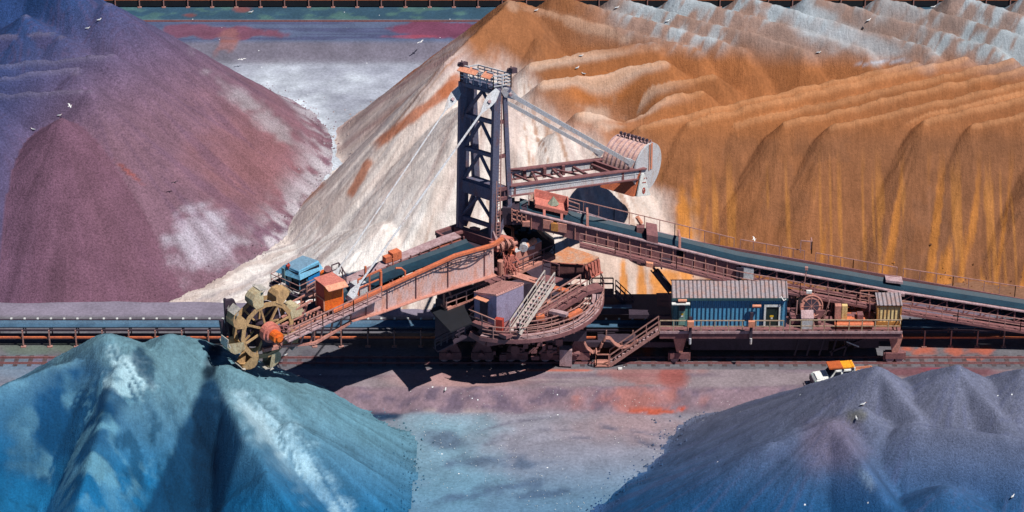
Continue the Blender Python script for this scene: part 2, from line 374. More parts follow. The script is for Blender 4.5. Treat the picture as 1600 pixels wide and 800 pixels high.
    # mid yard floor behind: pale dusty
    mid = sstep(7, 8.5, Y)*(1-sstep(57, 60, Y))
    C = mixc(C, (120, 124, 142), mid)
    C = mixc(C, (188, 200, 212), mid*sstep(60, 230, PY+120*(n1-.5)+60*(n2-.5))*(.45+.5*sstep(.3, .7, fbm(X*.25, Y*.12, 5, 90))))
    C = mixc(C, (232, 232, 236), mid*sstep(250, 420, PY)); C = mixc(C, (116, 84, 66), mid*sstep(840, 900, PX))
    C = mixc(C, (100, 88, 100), mid*blob(PX, PY, 360, 70, 30, 16, -30, .8, .8, .05)*.6); C = mixc(C, (96, 84, 98), mid*blob(PX, PY, 548, 86, 26, 14, 30, .8, .8, .07)*.6)
    C = mixc(C, (150, 128, 130), mid*blob(PX, PY, 420, 75, 60, 20, 0, .9, .8)*.4)
    # far bank, far road, verge
    fb = sstep(58, 59.5, Y)*(1-sstep(61, 61.8, Y)); C = mixc(C, (98, 96, 112), fb)
    fr = sstep(60.6, 61.6, Y)*(1-sstep(66.2, 66.6, Y))
    C = mixc(C, (76, 88, 116), fr); C = mixc(C, (60, 62, 96), fr*sstep(.5, .6, st)*.6)
    C = mixc(C, (104, 62, 80), (fr+fb)*blob(PX, PY, 320, 49, 125, 11, 2, .25, .6, .04)*.9)
    C = mixc(C, (100, 56, 80), fr*blob(PX, PY, 680, 46, 82, 13, 0, .2, .5, .04))
    C = mixc(C, (136, 62, 80), fr*blob(PX, PY, 650, 57, 50, 3, 0, .4, .5, .07)*.7)
    C = mixc(C, (124, 84, 84), (fr+fb)*blob(PX, PY, 355, 66, 14, 22, 25, .4, .9, .06)*.7)
    ve = sstep(66.4, 66.9, Y)
    C = mixc(C, (44, 72, 92), ve); C = mixc(C, (74, 108, 96), ve*sstep(.5, .66, n2)*.5)
    C = mixc(C, (110, 62, 60), ve*blob(PX, PY, 376, 14, 16, 5, 0, .5, .6, .07)*.8); C = mixc(C, (110, 62, 60), ve*blob(PX, PY, 296, 24, 12, 3, 0, .5, .6, .07)*.8)
    C *= (0.90+0.22*n1+0.14*(n2-.5))[..., None]
    C = mixc(C, (36, 84, 128), sstep(640, 860, PY)*.5+.35*(1-sstep(-100, 420, PX))*(1-sstep(-50, 500, PY)))  # blue tint towards the view's edges, painted into the ground colour
    C = desat(C, .05, 1.18)
    o = grid_mesh('ground', xs, ys, Z, C, ore('yard_ground', 0.9, 0.02, 0.35, 3.5)); tag(o, kind='structure'); return o
ground()

# ---- mauve stockpile, back left
def col_mauve(X, Y, Z, PX, PY, A, D, I, rl, rf):
    C = np.zeros(X.shape+(3,))+lin((134, 104, 122))
    C = mixc(C, (22, 76, 134), (1-sstep(-20, 330, PY+0.45*PX))*.97)  # blue tint of the view's upper left corner painted into the ore
    C = mixc(C, (44, 72, 126), (1-sstep(-60, 170, PX))*.7)  # same painted tint along the left edge
    C = mixc(C, (150, 104, 108), blob(PX, PY, 400, 250, 120, 110, 40, .9)*.7)
    C = mixc(C, (84, 66, 92), sstep(.02, .16, rl)*.4)
    C = mixc(C, (184, 178, 196), blob(PX, PY, 322, 376, 60, 62, 35, .5, .6, .035)*(.55+.9*np.clip(rf+.3, 0, .5)))
    C = mixc(C, (206, 208, 218), blob(PX, PY, 420, 190, 120, 16, 41, .9, .8, .05)*.45)
    C = mixc(C, (170, 158, 174), blob(PX, PY, 380, 430, 50, 18, -40, .8)*.5)
    C = mixc(C, (196, 192, 204), (1-sstep(.1, 2.6, Z-ZF))*sstep(330, 430, PX)*sstep(.3, .6, fbm(X*.8, Y*.8, 4, 93))*.85)
    C = mixc(C, (170, 92, 82), blob(PX, PY, 200, 268, 34, 3.5, 40, .6, .5, .06)*.7)
    C = mixc(C, (150, 144, 166), (1-sstep(.15, .55, D))*(1-sstep(150, 230, PY))*.22)
    C = mixc(C, (118, 84, 104), (I == 0)*.75)
    return C*(1+.5*rl+.35*rf)[..., None]
mv = [cone(95, 186, 11.7, 1.04), cone(140, 141, 12.6), cone(118, 112, 13.4), cone(172, 84, 13.6, 1.08), cone(40, 95, 13.4), cone(95, 56, 14.2), cone(40, 24, 15.4), cone(168, 4, 15.8, 1.1),
      ridge(95, -48, 18.0, 60, -60, 18.0), cone(-30, 150, 12.6), cone(-60, 120, 14), cone(-120, 60, 16), ridge(0, 120, 13, 120, 104, 13.6), ridge(-60, 150, 12.4, 125, 140, 12.6),
      ridge(-100, 110, 13, 160, 86, 13.7), ridge(-80, 60, 14, 80, 50, 14.4), ridge(-300, -60, 17, 60, -60, 18), cone(-200, 120, 12), cone(172, 116, 12.3)]
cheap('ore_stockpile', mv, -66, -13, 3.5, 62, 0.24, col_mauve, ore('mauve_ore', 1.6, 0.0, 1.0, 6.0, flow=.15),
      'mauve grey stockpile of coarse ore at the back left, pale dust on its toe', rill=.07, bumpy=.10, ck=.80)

# ---- rust orange and white-dusted stockpile, back right
AX, AY, _ = apex(800, 0, 17.3)
def col_rust(X, Y, Z, PX, PY, A, D, I, rl, rf):
    n = fbm(X*.3, Y*.3, 5, 61); n2 = fbm(X*1.1, Y*1.1, 4, 62)
    C = np.zeros(X.shape+(3,))+lin((150, 96, 58))
    C = mixc(C, (126, 86, 62), sstep(1150, 1500, PX)*.5+.25*(n > .55))
    # ochre trickles down the front slopes
    fr = sstep(215, 330, PY)*sstep(1015, 1050, PX)
    tk = fbm(X*0.75+0.9*np.sin(Y*.22), Y*.06, 4, 63)
    C = mixc(C, (180, 114, 42), fr*sstep(.57, .64, tk-.10*(1-sstep(260, 430, PY)))*.9)
    C = mixc(C, (192, 126, 48), fr*sstep(.64, .70, fbm(X*2.4, Y*.1, 3, 64))*.6)
    C = mixc(C, (172, 104, 50), sstep(60, 100, PY)*(1-sstep(190, 230, PY))*sstep(820, 900, PX)*.45)
    C = mixc(C, (178, 132, 110), blob(PX, PY, 870, 215, 140, 70, 0, .8)*.8)
    C = mixc(C, (190, 112, 44), blob(PX, PY, 940, 140, 60, 26, -10, .7)*.8)
    # blue-white dust on the back ridges
    an = np.arctan2(Y-AY, X-AX); rr = np.hypot(X-AX, Y-AY)
    top = (1-sstep(0, 1, (PY-(40+.07*(PX-900)+30*(n-.5)))/45))*sstep(880, 1000, PX)
    C = mixc(C, (160, 172, 182), top*(.35+.9*sstep(.40, .62, fbm((X+Y)*.35, (Y-X)*1.1, 5, 66))*sstep(.3, .6, fbm(X*.2, Y*.2, 3, 65)))*.85)
    C = mixc(C, (168, 182, 194), blob(PX, PY, 1290, 45, 130, 26, 22, .6, .6, .03)*.7)
    C = mixc(C, (168, 150, 150), sstep(1, 3, D)*0)
    C = mixc(C, (190, 160, 140), blob(PX, PY, 890, 32, 120, 10, 16, .6, .8, .04)*.45)
    # crest lines near the left shoulder carry pale dust
    C = mixc(C, (206, 184, 170), (1-sstep(.35, .9, D))*sstep(70, 95, PY)*(1-sstep(170, 200, PY))*(1-sstep(980, 1100, PX))*.8)
    C = mixc(C, (196, 140, 96), (1-sstep(.25, .6, D))*sstep(70, 95, PY)*.45)
    # pale slope on the left
    lf = 1-sstep(0, 1, (PX-(np.minimum(720+1.25*(PY-90), 1000)+110*(n-.5)))/90)
    s1 = fbm(an*26, rr*.05, 5, 67); s2 = fbm(an*48, rr*.06, 4, 68); s4 = fbm(an*30+rr*.15, rr*.3, 5, 88); s3 = fbm(an*9, rr*.07, 4, 69)
    C = mixc(C, (168, 138, 138), lf*sstep(20, 70, PY)*.95)
    wh = lf*sstep(-10, 90, (PY-150)+.55*(PX-560)+120*(s3-.5))
    C = mixc(C, (222, 212, 208), wh*(.55+.45*sstep(.3, .5, s1)))
    C = mixc(C, (238, 236, 236), lf*blob(PX, PY, 520, 420, 260, 90, -25, .7, .4, .02)*.8)
    C = mixc(C, (168, 124, 98), lf*sstep(.60, .72, s2)*sstep(560, 640, PX)*.8)
    C = mixc(C, (148, 134, 146), lf*sstep(.54, .66, s1)*(1-sstep(420, 640, PX-.3*PY+100))*.6)
    C = mixc(C, (196, 178, 172), lf*sstep(.48, .62, s4)*.55)
    # rusty bands running down the left flank
    for (x1, y1, x2, y2, w_, k_) in ((700, 62, 615, 128, 7, .9), (715, 128, 590, 225, 9, .85), (578, 250, 546, 305, 7, .8), (505, 285, 440, 335, 9, .6), (600, 120, 520, 175, 6, .35), (720, 120, 690, 150, 12, .7), (690, 60, 640, 85, 5, .6)):
        ll = math.hypot(x2-x1, y2-y1); t = ((PX-x1)*(x2-x1)+(PY-y1)*(y2-y1))/ll/ll; dd = np.abs((PX-x1)*(y2-y1)-(PY-y1)*(x2-x1))/ll
        C = mixc(C, (176, 98, 56), (1-sstep(w_*.5, w_*1.2, dd+8*(n2-.5)))*sstep(-.08, .06, t)*(1-sstep(.94, 1.1, t))*k_)
    C = mixc(C, (196, 172, 160), blob(PX, PY, 960, 400, 110, 60, 20, .6, .5, .03)*.85)
    C = mixc(C, (206, 188, 178), blob(PX, PY, 1010, 345, 40, 45, 0, .7, .6, .04)*.6)
    C = mixc(C, (200, 178, 164), blob(PX, PY, 940, 180, 34, 22, 0, .8, .8, .05)*.6)
    for bx, by, rx, ry in ((975, 450, 7, 50), (1003, 455, 9, 45), (1070, 380, 14, 90), (1040, 450, 30, 40)):
        C = mixc(C, (204, 128, 34), blob(PX, PY, bx, by, rx, ry, -3, .35, .25, .05)*.9)
    C = mixc(C, (170, 184, 206), blob(PX, PY, 1380, 97, 46, 3, -4, .5, .5, .06)*.6)
    return C*(1+.35*rl*sstep(1000, 1060, PX)+.3*rf)[..., None]
rs = []
for i, x in enumerate((1000, 1078, 1150, 1228, 1300, 1372, 1447, 1522, 1598, 1672, 1745, 1820)):
    y = (196, 188, 192, 190, 196, 194, 186, 194, 186, 190, 188, 190)[i]
    rs.append(ridge(x, y, 10.8+0.3*math.sin(i*2.3), x+430, y-100, 13.0, 1.0))
for x, y in ((905, 176), (848, 128), (830, 98), (925, 150)): rs.append(ridge(x, y, 11.6 if y > 140 else 13.2, x+190, y-34, 12.4 if y > 140 else 13.6))
for i, x in enumerate((795, 868, 962, 1060, 1160, 1268, 1378, 1490, 1602, 1715, 1830)):
    rs.append(ridge(x, (0, -8, -5, -8, -6, -8, -5, -7, -5, -6, -6)[i], 15.6, x+290, 74, 13.0))
rs += [cone(935, 178, 11.4), cone(870, 205, 11.0), cone(840, 60, 14.2), ridge(795, 2, 17.0, 700, 95, 13.6, .9), cone(755, 150, 13.4, .86), cone(600, 350, 5.6, .6), cone(520, 420, 2.6, .32), cone(430, 455, 1.3, .16)]
def bowl(X, Y, Z):
    b = apex(968, 150, 12.0); d = np.hypot((X-b[0])/3.4, (Y-b[1])/2.6)
    Z = Z-2.6*(1-sstep(.2, 1.3, d))
    return np.minimum(Z, 0.74*(Y-5.6+0.8*(fbm(X*.3, Y*.3, 3, 91)-.5))-0.1)
cheap('ore_stockpile', rs, -34, 60, 5.2, 60, 0.18, col_rust, ore('rust_ore', .6, 0.0, .7, 5.0, flow=.34),
      'huge rust orange ore stockpile with scalloped ridges, white dust over its left flank', rill=.13, bumpy=.12, extra=bowl, axx=1.3, dsat=.1)

# ---- teal stockpile, front left
def col_teal(X, Y, Z, PX, PY, A, D, I, rl, rf):
    n = fbm(X*.5, Y*.5, 5, 71); n2 = fbm(X*1.3, Y*.8, 4, 72)
    C = np.zeros(X.shape+(3,))+lin((98, 136, 152))
    C = mixc(C, (6, 98, 150), np.clip(sstep(560, 800, PY+.18*(300-PX))*1.0, 0, .95))  # blue tint of the lower edge baked into the ore colour
    C = mixc(C, (8, 62, 104), blob(PX, PY, 95, 660, 150, 90, -38, .6)*.95)  # left flank, turned from the sun, painted darker
    C = mixc(C, (18, 66, 100), sstep(.50, .60, n2)*blob(PX, PY, 200, 720, 120, 130, 0, .8)*.7)
    C = mixc(C, (170, 205, 220), blob(PX, PY, 200, 590, 46, 34, 40, .5, .9, .06)*sstep(.42, .58, n)*sstep(-.12, .1, rl+.6*rf)*.95)
    C = mixc(C, (120, 178, 200), sstep(-.1, .12, rl+rf)*sstep(.45, .6, n)*blob(PX, PY, 150, 700, 140, 120, 0, .8)*.5)
    C = mixc(C, (26, 62, 90), blob(PX, PY, 226, 570, 16, 36, -25, .4, .6, .06)*.8)
    # dark fan below the wheel: wet ore plus painted shade of the spur's left flank
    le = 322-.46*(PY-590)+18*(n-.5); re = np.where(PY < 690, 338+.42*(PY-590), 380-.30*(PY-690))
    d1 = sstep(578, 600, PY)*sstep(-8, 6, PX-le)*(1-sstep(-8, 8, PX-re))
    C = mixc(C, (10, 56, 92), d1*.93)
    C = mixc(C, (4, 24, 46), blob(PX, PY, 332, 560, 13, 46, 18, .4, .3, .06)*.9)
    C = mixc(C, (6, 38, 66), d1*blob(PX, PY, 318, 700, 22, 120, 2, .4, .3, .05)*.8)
    C = mixc(C, (160, 198, 218), blob(PX, PY, 450, 700, 150, 34, 50, .7, .6, .03)*(.35+.65*sstep(-.14, .1, rl+.6*rf))*.9)  # sunlit right flank of the spur painted paler, with its upper part next
    C = mixc(C, (176, 208, 224), blob(PX, PY, 405, 660, 60, 16, 52, .6, .6, .05)*.7)
    C = mixc(C, (92, 138, 160), blob(PX, PY, 570, 640, 90, 60, 30, .8)*.6)
    return C*(1+.7*rl+.45*rf)[..., None]
def gully(X, Y, Z):
    a, b_ = atz(322, 590, 6), atz(285, 820, 3); dd = np.array((b_.x-a.x, b_.y-a.y)); ll = np.hypot(*dd); dd /= ll
    t = (X-a.x)*dd[0]+(Y-a.y)*dd[1]; o = (X-a.x)*dd[1]-(Y-a.y)*dd[0]+.6*(fbm(X*.3, Y*.3, 3, 5)-.5)
    return Z-1.7*np.exp(-(o/1.9)**2)*sstep(-1.5, 3, t)
tl = [cone(168, 521, 13.2), cone(196, 534, 12.6, 1.05), cone(268, 518, 12.2), ridge(268, 518, 12.2, 330, 552, 10.6), ridge(300, 540, 10.8, 345, 578, 9.2, 1.0), ridge(345, 578, 9.0, 420, 596, 7.9), ridge(420, 596, 7.9, 474, 614, 6.3), cone(452, 660, 6.4),
      ridge(190, 548, 12.2, 120, 800, 8), ridge(338, 584, 9.2, 420, 740, 8.2, .95), ridge(120, 560, 12, -100, 640, 12), cone(-180, 560, 14), ridge(420, 740, 8.4, 500, 860, 5)]
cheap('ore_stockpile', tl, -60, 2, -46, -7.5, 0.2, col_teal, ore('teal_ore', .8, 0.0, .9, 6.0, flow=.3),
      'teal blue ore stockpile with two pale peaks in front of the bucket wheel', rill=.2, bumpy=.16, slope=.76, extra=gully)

# ---- slate violet stockpile, front right
def col_slate(X, Y, Z, PX, PY, A, D, I, rl, rf):
    n = fbm(X*.4, Y*.4, 5, 81)
    C = np.zeros(X.shape+(3,))+lin((108, 114, 138))
    C = mixc(C, (6, 84, 138), sstep(620, 810, PY-.05*(PX-1200))*.92)  # bottom edge's blue tint put into this heap's colour
    C = mixc(C, (122, 106, 126), blob(PX, PY, 1300, 690, 60, 60, 50, .8)*.5)
    C = mixc(C, (112, 112, 96), blob(PX, PY, 1338, 648, 22, 10, 0, .5, .5, .06)*.6)
    C = mixc(C, (126, 150, 178), blob(PX, PY, 1350, 745, 30, 8, 50, .6, .6, .05)*.6)
    C = mixc(C, (70, 78, 112), sstep(.05, .2, rl)*.4)
    return C*(1+.5*rl+.4*rf)[..., None]
sl = [cone(1370, 573, 14.2, 1.12), cone(1495, 572, 14.4), cone(1604, 576, 14.0), cone(1720, 574, 14.2), ridge(1370, 573, 14.2, 1430, 640, 13), ridge(1495, 572, 14.4, 1560, 640, 13),
      ridge(1345, 636, 13.2, 1250, 668, 11.2), cone(1302, 656, 12.8), ridge(1302, 656, 12.8, 1210, 690, 11.0), ridge(1302, 656, 12.8, 1400, 800, 11), cone(1600, 690, 12), ridge(1430, 660, 12.8, 1700, 700, 12.8), cone(1480, 760, 11.5), cone(1180, 760, 8.5)]
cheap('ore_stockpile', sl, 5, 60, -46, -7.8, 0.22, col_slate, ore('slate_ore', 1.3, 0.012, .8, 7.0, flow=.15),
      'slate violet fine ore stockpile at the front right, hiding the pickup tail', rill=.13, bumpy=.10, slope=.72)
# ================================================================ paints
M_girder = paint('weathered_pink_grey_steel', (206, 176, 174), (206, 136, 108), amt=.62)
M_orange = paint('orange_brown_paint', (210, 116, 78), (170, 96, 78))
M_salmon = paint('salmon_steel', (192, 136, 124), (164, 104, 92))
M_brown = paint('red_brown_steel', (136, 92, 94), (108, 72, 78), amt=.7)
M_mauve = paint('mauve_steel', (178, 152, 158), (140, 106, 108))
M_dark = paint('dark_purple_steel', (62, 50, 66), (44, 36, 50))
M_tower = paint('grey_blue_tower_steel', (96, 98, 122), (120, 86, 88), amt=.3)
M_pale = paint('pale_grey_paint', (190, 194, 202), (176, 158, 152), amt=.3)
M_white = paint('white_paint', (226, 230, 230), (196, 196, 192), amt=.2)
M_bright = paint('bright_orange_paint', (230, 112, 32), (196, 70, 34), scale=2)
M_redbox = paint('dull_red_paint', (176, 66, 52), (150, 50, 44))
M_salroof = paint('salmon_red_roof', (200, 122, 110), (176, 98, 88))
M_peach = paint('peach_sheet', (216, 150, 122), (196, 120, 96))
M_khaki = paint('khaki_ochre_steel', (190, 156, 112), (136, 108, 80), scale=2.4)
M_khakid = paint('khaki_grey_steel', (188, 178, 148), (156, 128, 94), scale=2.4)
M_worn = paint('bare_worn_steel', (206, 200, 190), (150, 150, 150), metal=.2, rough=.5)
M_belt = paint('teal_rubber_belt', (22, 56, 74), (14, 40, 58), scale=.5, rough=.6)
M_beltb = paint('blue_rubber_belt', (70, 104, 132), (46, 72, 98), scale=.4, rough=.6)
M_black = paint('black_rubber_and_shade', (20, 24, 34), (14, 16, 24))
M_cabroof = paint('grey_blue_roof', (112, 146, 172), (100, 128, 152), amt=.3)
M_cabhood = paint('light_blue_paint', (108, 172, 208), (120, 160, 190), amt=.2)
M_cabblue = paint('bright_blue_paint', (24, 128, 204), (20, 110, 180), amt=.2)
M_glass = paint('dark_glass', (26, 32, 48), (20, 26, 40), rough=.08, amt=.1)
M_pglass = paint('pale_green_glass', (150, 176, 172), (120, 150, 150), rough=.1, amt=.1)
M_house = paint('mauve_cladding', (150, 142, 172), (128, 114, 140), amt=.3)
M_houseroof = paint('mauve_roof', (206, 158, 154), (180, 130, 126), amt=.3)
M_rail = paint('pinkish_handrail', (176, 134, 128), (150, 104, 98), scale=3)
M_raild = paint('dark_handrail', (92, 72, 82), (74, 56, 64), scale=3)
M_railp = paint('pale_handrail', (214, 206, 200), (196, 170, 156), scale=3)
M_hwall = corrugated('blue_corrugated_wall', (70, 144, 190), (84, 132, 160), axis=0, period=.34)
M_hgreen = corrugated('teal_green_wall', (62, 118, 128), (80, 120, 124), axis=0, period=.34)
M_hroof = corrugated('pinkish_grey_corrugated_roof', (150, 142, 150), (164, 128, 120), axis=0, period=.34)
M_cream = paint('cream_sheet', (222, 196, 140), (206, 150, 84), scale=1.5, amt=.5)
M_yframe = paint('yellow_brown_frame', (190, 134, 70), (160, 100, 56))
M_green = paint('pale_green_door', (120, 160, 150), (100, 136, 130))
M_yellow = paint('yellow_sign', (232, 190, 40), (232, 190, 40), amt=0)
M_cable = paint('pinkish_cable', (186, 130, 118), (120, 84, 84), scale=3)
M_rock = paint('green_grey_rock', (122, 130, 116), (160, 160, 140), scale=3)
M_reel = paint('faded_salmon_drum', (196, 134, 120), (196, 140, 128))
# ================================================================ bucket wheel reclaimer
rec = empty('bucket_wheel_reclaimer', (0, 0, 0), 'huge rusty bucket wheel reclaimer with a tall lattice mast, blue cab and grey drum counterweight', 'excavator')
BN = Plane(atz(771, 386, 11.0), atz(430, 532, 9.6)); u = BN.n.copy(); d = BN.d.copy()
if d.x > 0: d = -d
BF = BN.shifted(-3.0); BC = BN.shifted(-1.5); Z3 = Vector((0, 0, 1))
bn = BN.at; bf = BF.at; bc = BC.at
def pl(f, pts): return [f(*p) for p in pts]
# boom
m = MB(); top = [(771, 386), (712, 401), (600, 452), (590, 463), (548, 484)]; bot = [(548, 500), (590, 488), (650, 467), (772, 428)]
m.poly(pl(bn, top+bot), -u*.12)
g_near = m.build('near_girder', M_girder, rec)
m = MS()
for (x, y0, y1) in ((757, 390, 431), (700, 407, 449), (650, 430, 466), (605, 451, 483), (572, 473, 494)):
    m.beam(bn(x, y0, .05), bn(x, y1, .05), .06, .1, up=u)
m.build_all('stiffener', M_brown, g_near)
m = MB(); pb = pl(lambda x, y: bn(x, y, .1), [(548, 501), (590, 489), (650, 468), (774, 429)])
for a, b in zip(pb[:-1], pb[1:]): m.beam(a, b, .5, .07)
m.build('bottom_flange', M_salmon, g_near)
m = MB(); P = pl(lambda x, y: bn(x, y, -.05), [(786, 372), (770, 383), (712, 399), (600, 450), (556, 470), (520, 486)])
for a, b in zip(P[:-1], P[1:]): m.beam(a, b, .34, .2)
m.build('pipe_rail', M_orange, rec)
m = MB(); P = pl(lambda x, y: bn(x, y, .2), [(768, 392), (712, 407), (650, 433), (600, 457)])
for a, b in zip(P[:-1], P[1:]):
    m.beam(a, b, .05, .05); n = int((b-a).length/.45)
    for i in range(n): q = a.lerp(b, i/n); m.beam(q, q-Z3*.28, .04, .04, up=u)
m.build('cable_tray', M_dark, rec)
m = MS()
for x0, x1, y0, y1, s in ((680, 740, 418, 396, .5), (700, 765, 410, 389, .7), (730, 772, 400, 386, .35)):
    a, b = bn(x0, y0, .28), bn(x1, y1, .28); m.tube([a.lerp(b, t/8)-Z3*s*math.sin(math.pi*t/8) for t in range(9)], .045, 5)
m.build_all('cable', M_dark, rec)
m = MB(); tp = [(719, 370), (690, 380), (600, 417), (556, 438), (520, 455)]
A_ = pl(bf, tp); A_b = [p-Z3*(1.5 if i < 3 else .7) for i, p in enumerate(A_)]
m.poly(A_+A_b[::-1], -u*.7); m.build('far_girder', M_orange, rec)
m = MB()
for a, b in zip(A_[:-1], A_[1:]): m.beam(a-u*.35+Z3*.04, b-u*.35+Z3*.04, .95, .09)
m.build('top_flange', M_mauve, rec)
# belt on the boom: troughed strip
def trough(cs, wdt, mat, parent, name='belt', side=None, lift=.22, thick=.05):
    m = MB(); prof = ((-.5, lift), (-.3, .03), (0, 0), (.3, .03), (.5, lift)); rows = []
    for i, p in enumerate(cs):
        dd = (cs[min(i+1, len(cs)-1)]-cs[max(i-1, 0)]); dd.z = 0; dd.normalize(); s_ = Vector((dd.y, -dd.x, 0))
        rows.append([p+s_*wdt*a+Z3*b for a, b in prof]+[p+s_*wdt*a+Z3*(b-thick) for a, b in reversed(prof)])
    n = len(rows[0]); vs = [v for r in rows for v in r]; fs = []
    for i in range(len(rows)-1):
        for k in range(n): fs.append((i*n+k, i*n+(k+1) % n, (i+1)*n+(k+1) % n, (i+1)*n+k))
    fs += [tuple(range(n)), tuple(range(len(vs)-1, len(vs)-n-1, -1))]
    m.add(vs, fs); return m.build(name, mat, parent)
P = pl(bc, [(738, 383), (700, 397), (640, 418), (600, 434), (560, 453), (520, 474), (480, 494), (450, 508)])
trough(P, 1.7, M_belt, rec)
m = MB()
for a, b in zip(P[:-1], P[1:]):
    n = max(1, int((b-a).length/.9))
    for i in range(n):
        q = a.lerp(b, i/n)-Z3*.12; m.beam(q-u*1.3, q+u*1.3, .09, .12)
        for s_ in (-1, 1): m.beam(q+u*s_*1.15, q+u*s_*1.15+Z3*.42, .1, .1, up=u)
    for s_ in (-1, 1): m.beam(a+u*s_*1.3-Z3*.1, b+u*s_*1.3-Z3*.1, .12, .16)
m.build('idler_frame', M_brown, rec)
m = MS()                                         # posts, gate frame and junction boxes over the belt
m.rail(pl(lambda x, y: bn(x, y, -.4), [(596, 448), (560, 464)]), 1.5, 1.2, .06)
m.beam(bn(595, 452, -.3), bn(595, 424, -.3), .16, .16, up=u); m.beam(bf(571, 442, .3), bf(571, 416, .3), .14, .14, up=u)
m.tube([bn(633, 436, -.3), bn(633, 424, -.3), bn(627, 419, -.3), bn(618, 419, -.3)], .08); m.tube([bf(614, 420, .5), bf(614, 404, .5)], .06)
m.build_all('gate_frame', M_orange, rec)
for x, y, s_ in ((617, 398, .42), (605, 404, .3)):
    m = MB(); m.box(bf(x, y, -.3), d*s_, u*s_*.8, Z3*s_*.8); m.box(bf(x, y, -.3)-Z3*s_*1.6, d*s_*.5, u*.1, Z3*s_); m.build('junction_box', M_orange, rec)
m = MB()
for (x0, y0, x1, y1) in ((771, 420, 650, 458), (650, 458, 590, 480), (590, 480, 548, 494)):
    m.poly([bn(x0, y0, -.15), bn(x1, y1, -.15), bn(x1, y1, -.15)-u*2.9, bn(x0, y0, -.15)-u*2.9], -Z3*.08)
m.build('shadow_floor_plate', M_dark, rec)  # plate added to close the gap in the boom's ground shadow
# lower boom truss and side walkway
m = MB(); dk = pl(lambda x, y: bn(x, y, .35), [(446, 531), (500, 506), (548, 484), (592, 463)])
for a, b in zip(dk[:-1], dk[1:]): m.beam(a, b, .85, .1)
walk = m.build('side_walkway', M_mauve, rec)
m = MB(); m.rail([p+u*.4 for p in dk], 1.05, 1.1, .04); m.build('handrail', M_rail, walk)
m = MB(); bt = pl(bn, [(437, 541), (492, 536), (548, 503)]); tt = pl(bn, [(446, 529), (500, 507), (548, 486)])
for a, b in ((bt[0], bt[1]), (bt[1], bt[2]), (tt[0], tt[1]), (tt[1], tt[2])):
    m.beam(a, b, .22, .2); m.beam(a-u*2.6, b-u*2.6, .22, .2)
for i in range(8):
    t = i/7; a = bt[0].lerp(bt[1], min(t*2, 1)) if t < .5 else bt[1].lerp(bt[2], t*2-1); b = tt[0].lerp(tt[1], min(t*2, 1)) if t < .5 else tt[1].lerp(tt[2], t*2-1)
    m.beam(a, b, .12, .12, up=u)
m.build('lower_truss', M_salmon, rec)
m = MB()
for off in (-.5, -2.2):
    for (x0, y0, x1, y1) in ((440, 508, 500, 480), (440, 496, 486, 470), (452, 518, 520, 488)): m.beam(bn(x0, y0, off), bn(x1, y1, off), .14, .14)
for i in range(12):
    x = 448+i*6; m.beam(bn(x, 512-i*2.6, -.4), bn(x+4, 500-i*2.8, -2.1), .1, .12)
m.rail(pl(lambda x, y: bn(x, y, -2.5), [(452, 492), (490, 472)]), 1.0, 1, .05)
m.tube([bn(470, 490, -1), bn(477, 484, -1), bn(480, 473, -1), bn(488, 470, -1)], .09); m.tube([bn(460, 500, -1), bn(468, 498, -1), bn(474, 504, -1)], .07)
m.build('pulley_frame', M_salmon, rec)
m = MS()
for i in range(14):
    a = bn(random.uniform(445, 545), 0, 0)*0+bn(random.uniform(450, 540), random.uniform(478, 500), random.uniform(-2, -.6)); m.box(a, d*random.uniform(.15, .4), u*random.uniform(.1, .3), Z3*random.uniform(.1, .3))
m.build_all('machinery', M_brown, rec)
m = MB(); m.poly([bn(553, 455, -.2), bn(560, 462, -.2), bn(547, 474, -.2), bn(540, 466, -.2)], -u*.1); m.box(bn(563, 450, -1.2), d*.5, u*.7, Z3*.4); m.build('guard_plate', M_pale, rec)
# ---- bucket wheel
WC = BN.shifted(-1.0).at(411, 511)
def wp(r, a, o=0.0): return WC+d*(-r*math.cos(a))+Z3*(r*math.sin(a))+u*o     # a=0 towards the boom, 90 up
wheel = MB()
N8 = 8; Wd = .62
for o in (-Wd, Wd):
    for k in range(16):
        a0, a1 = k*math.pi/8, (k+1)*math.pi/8
        wheel.add([wp(2.0, a0, o), wp(2.0, a1, o), wp(2.36, a1, o), wp(2.36, a0, o), wp(2.0, a0, o*.88), wp(2.0, a1, o*.88), wp(2.36, a1, o*.88), wp(2.36, a0, o*.88)],
                  [(0, 1, 2, 3), (4, 5, 6, 7), (0, 1, 5, 4), (2, 3, 7, 6), (0, 3, 7, 4), (1, 2, 6, 5)])
for k in range(16):
    if k % 2 == 0:
        a0, a1 = k*math.pi/8+.2, (k+1)*math.pi/8-.1; wheel.add([wp(2.28, a0, -Wd), wp(2.28, a0, Wd), wp(2.28, a1, Wd), wp(2.28, a1, -Wd)], [(0, 1, 2, 3)])
wh = wheel.build('bucket_wheel', M_khaki, rec)
m = MS()
for k in range(8):
    a = k*math.pi/4+.25
    m.beam(wp(.35, a, Wd*.8), wp(2.05, a, Wd*.95), .15, .12, up=u); m.beam(wp(.35, a+.5, -Wd*.9), wp(2.05, a+.4, -Wd), .13, .12, up=u)
m.build_all('spoke', M_khaki, wh)
m = MB(); m.tube([wp(0, 0, -1.0), wp(0, 0, .75)], .48, 14); m.build('hub', M_dark, wh)
m = MB(); m.tube([wp(0, 0, -.72), wp(0, 0, -.64)], 1.9, 24); m.build('shade_disc', M_dark, wh)  # dark disc added behind the spokes, stands for the shaded interior
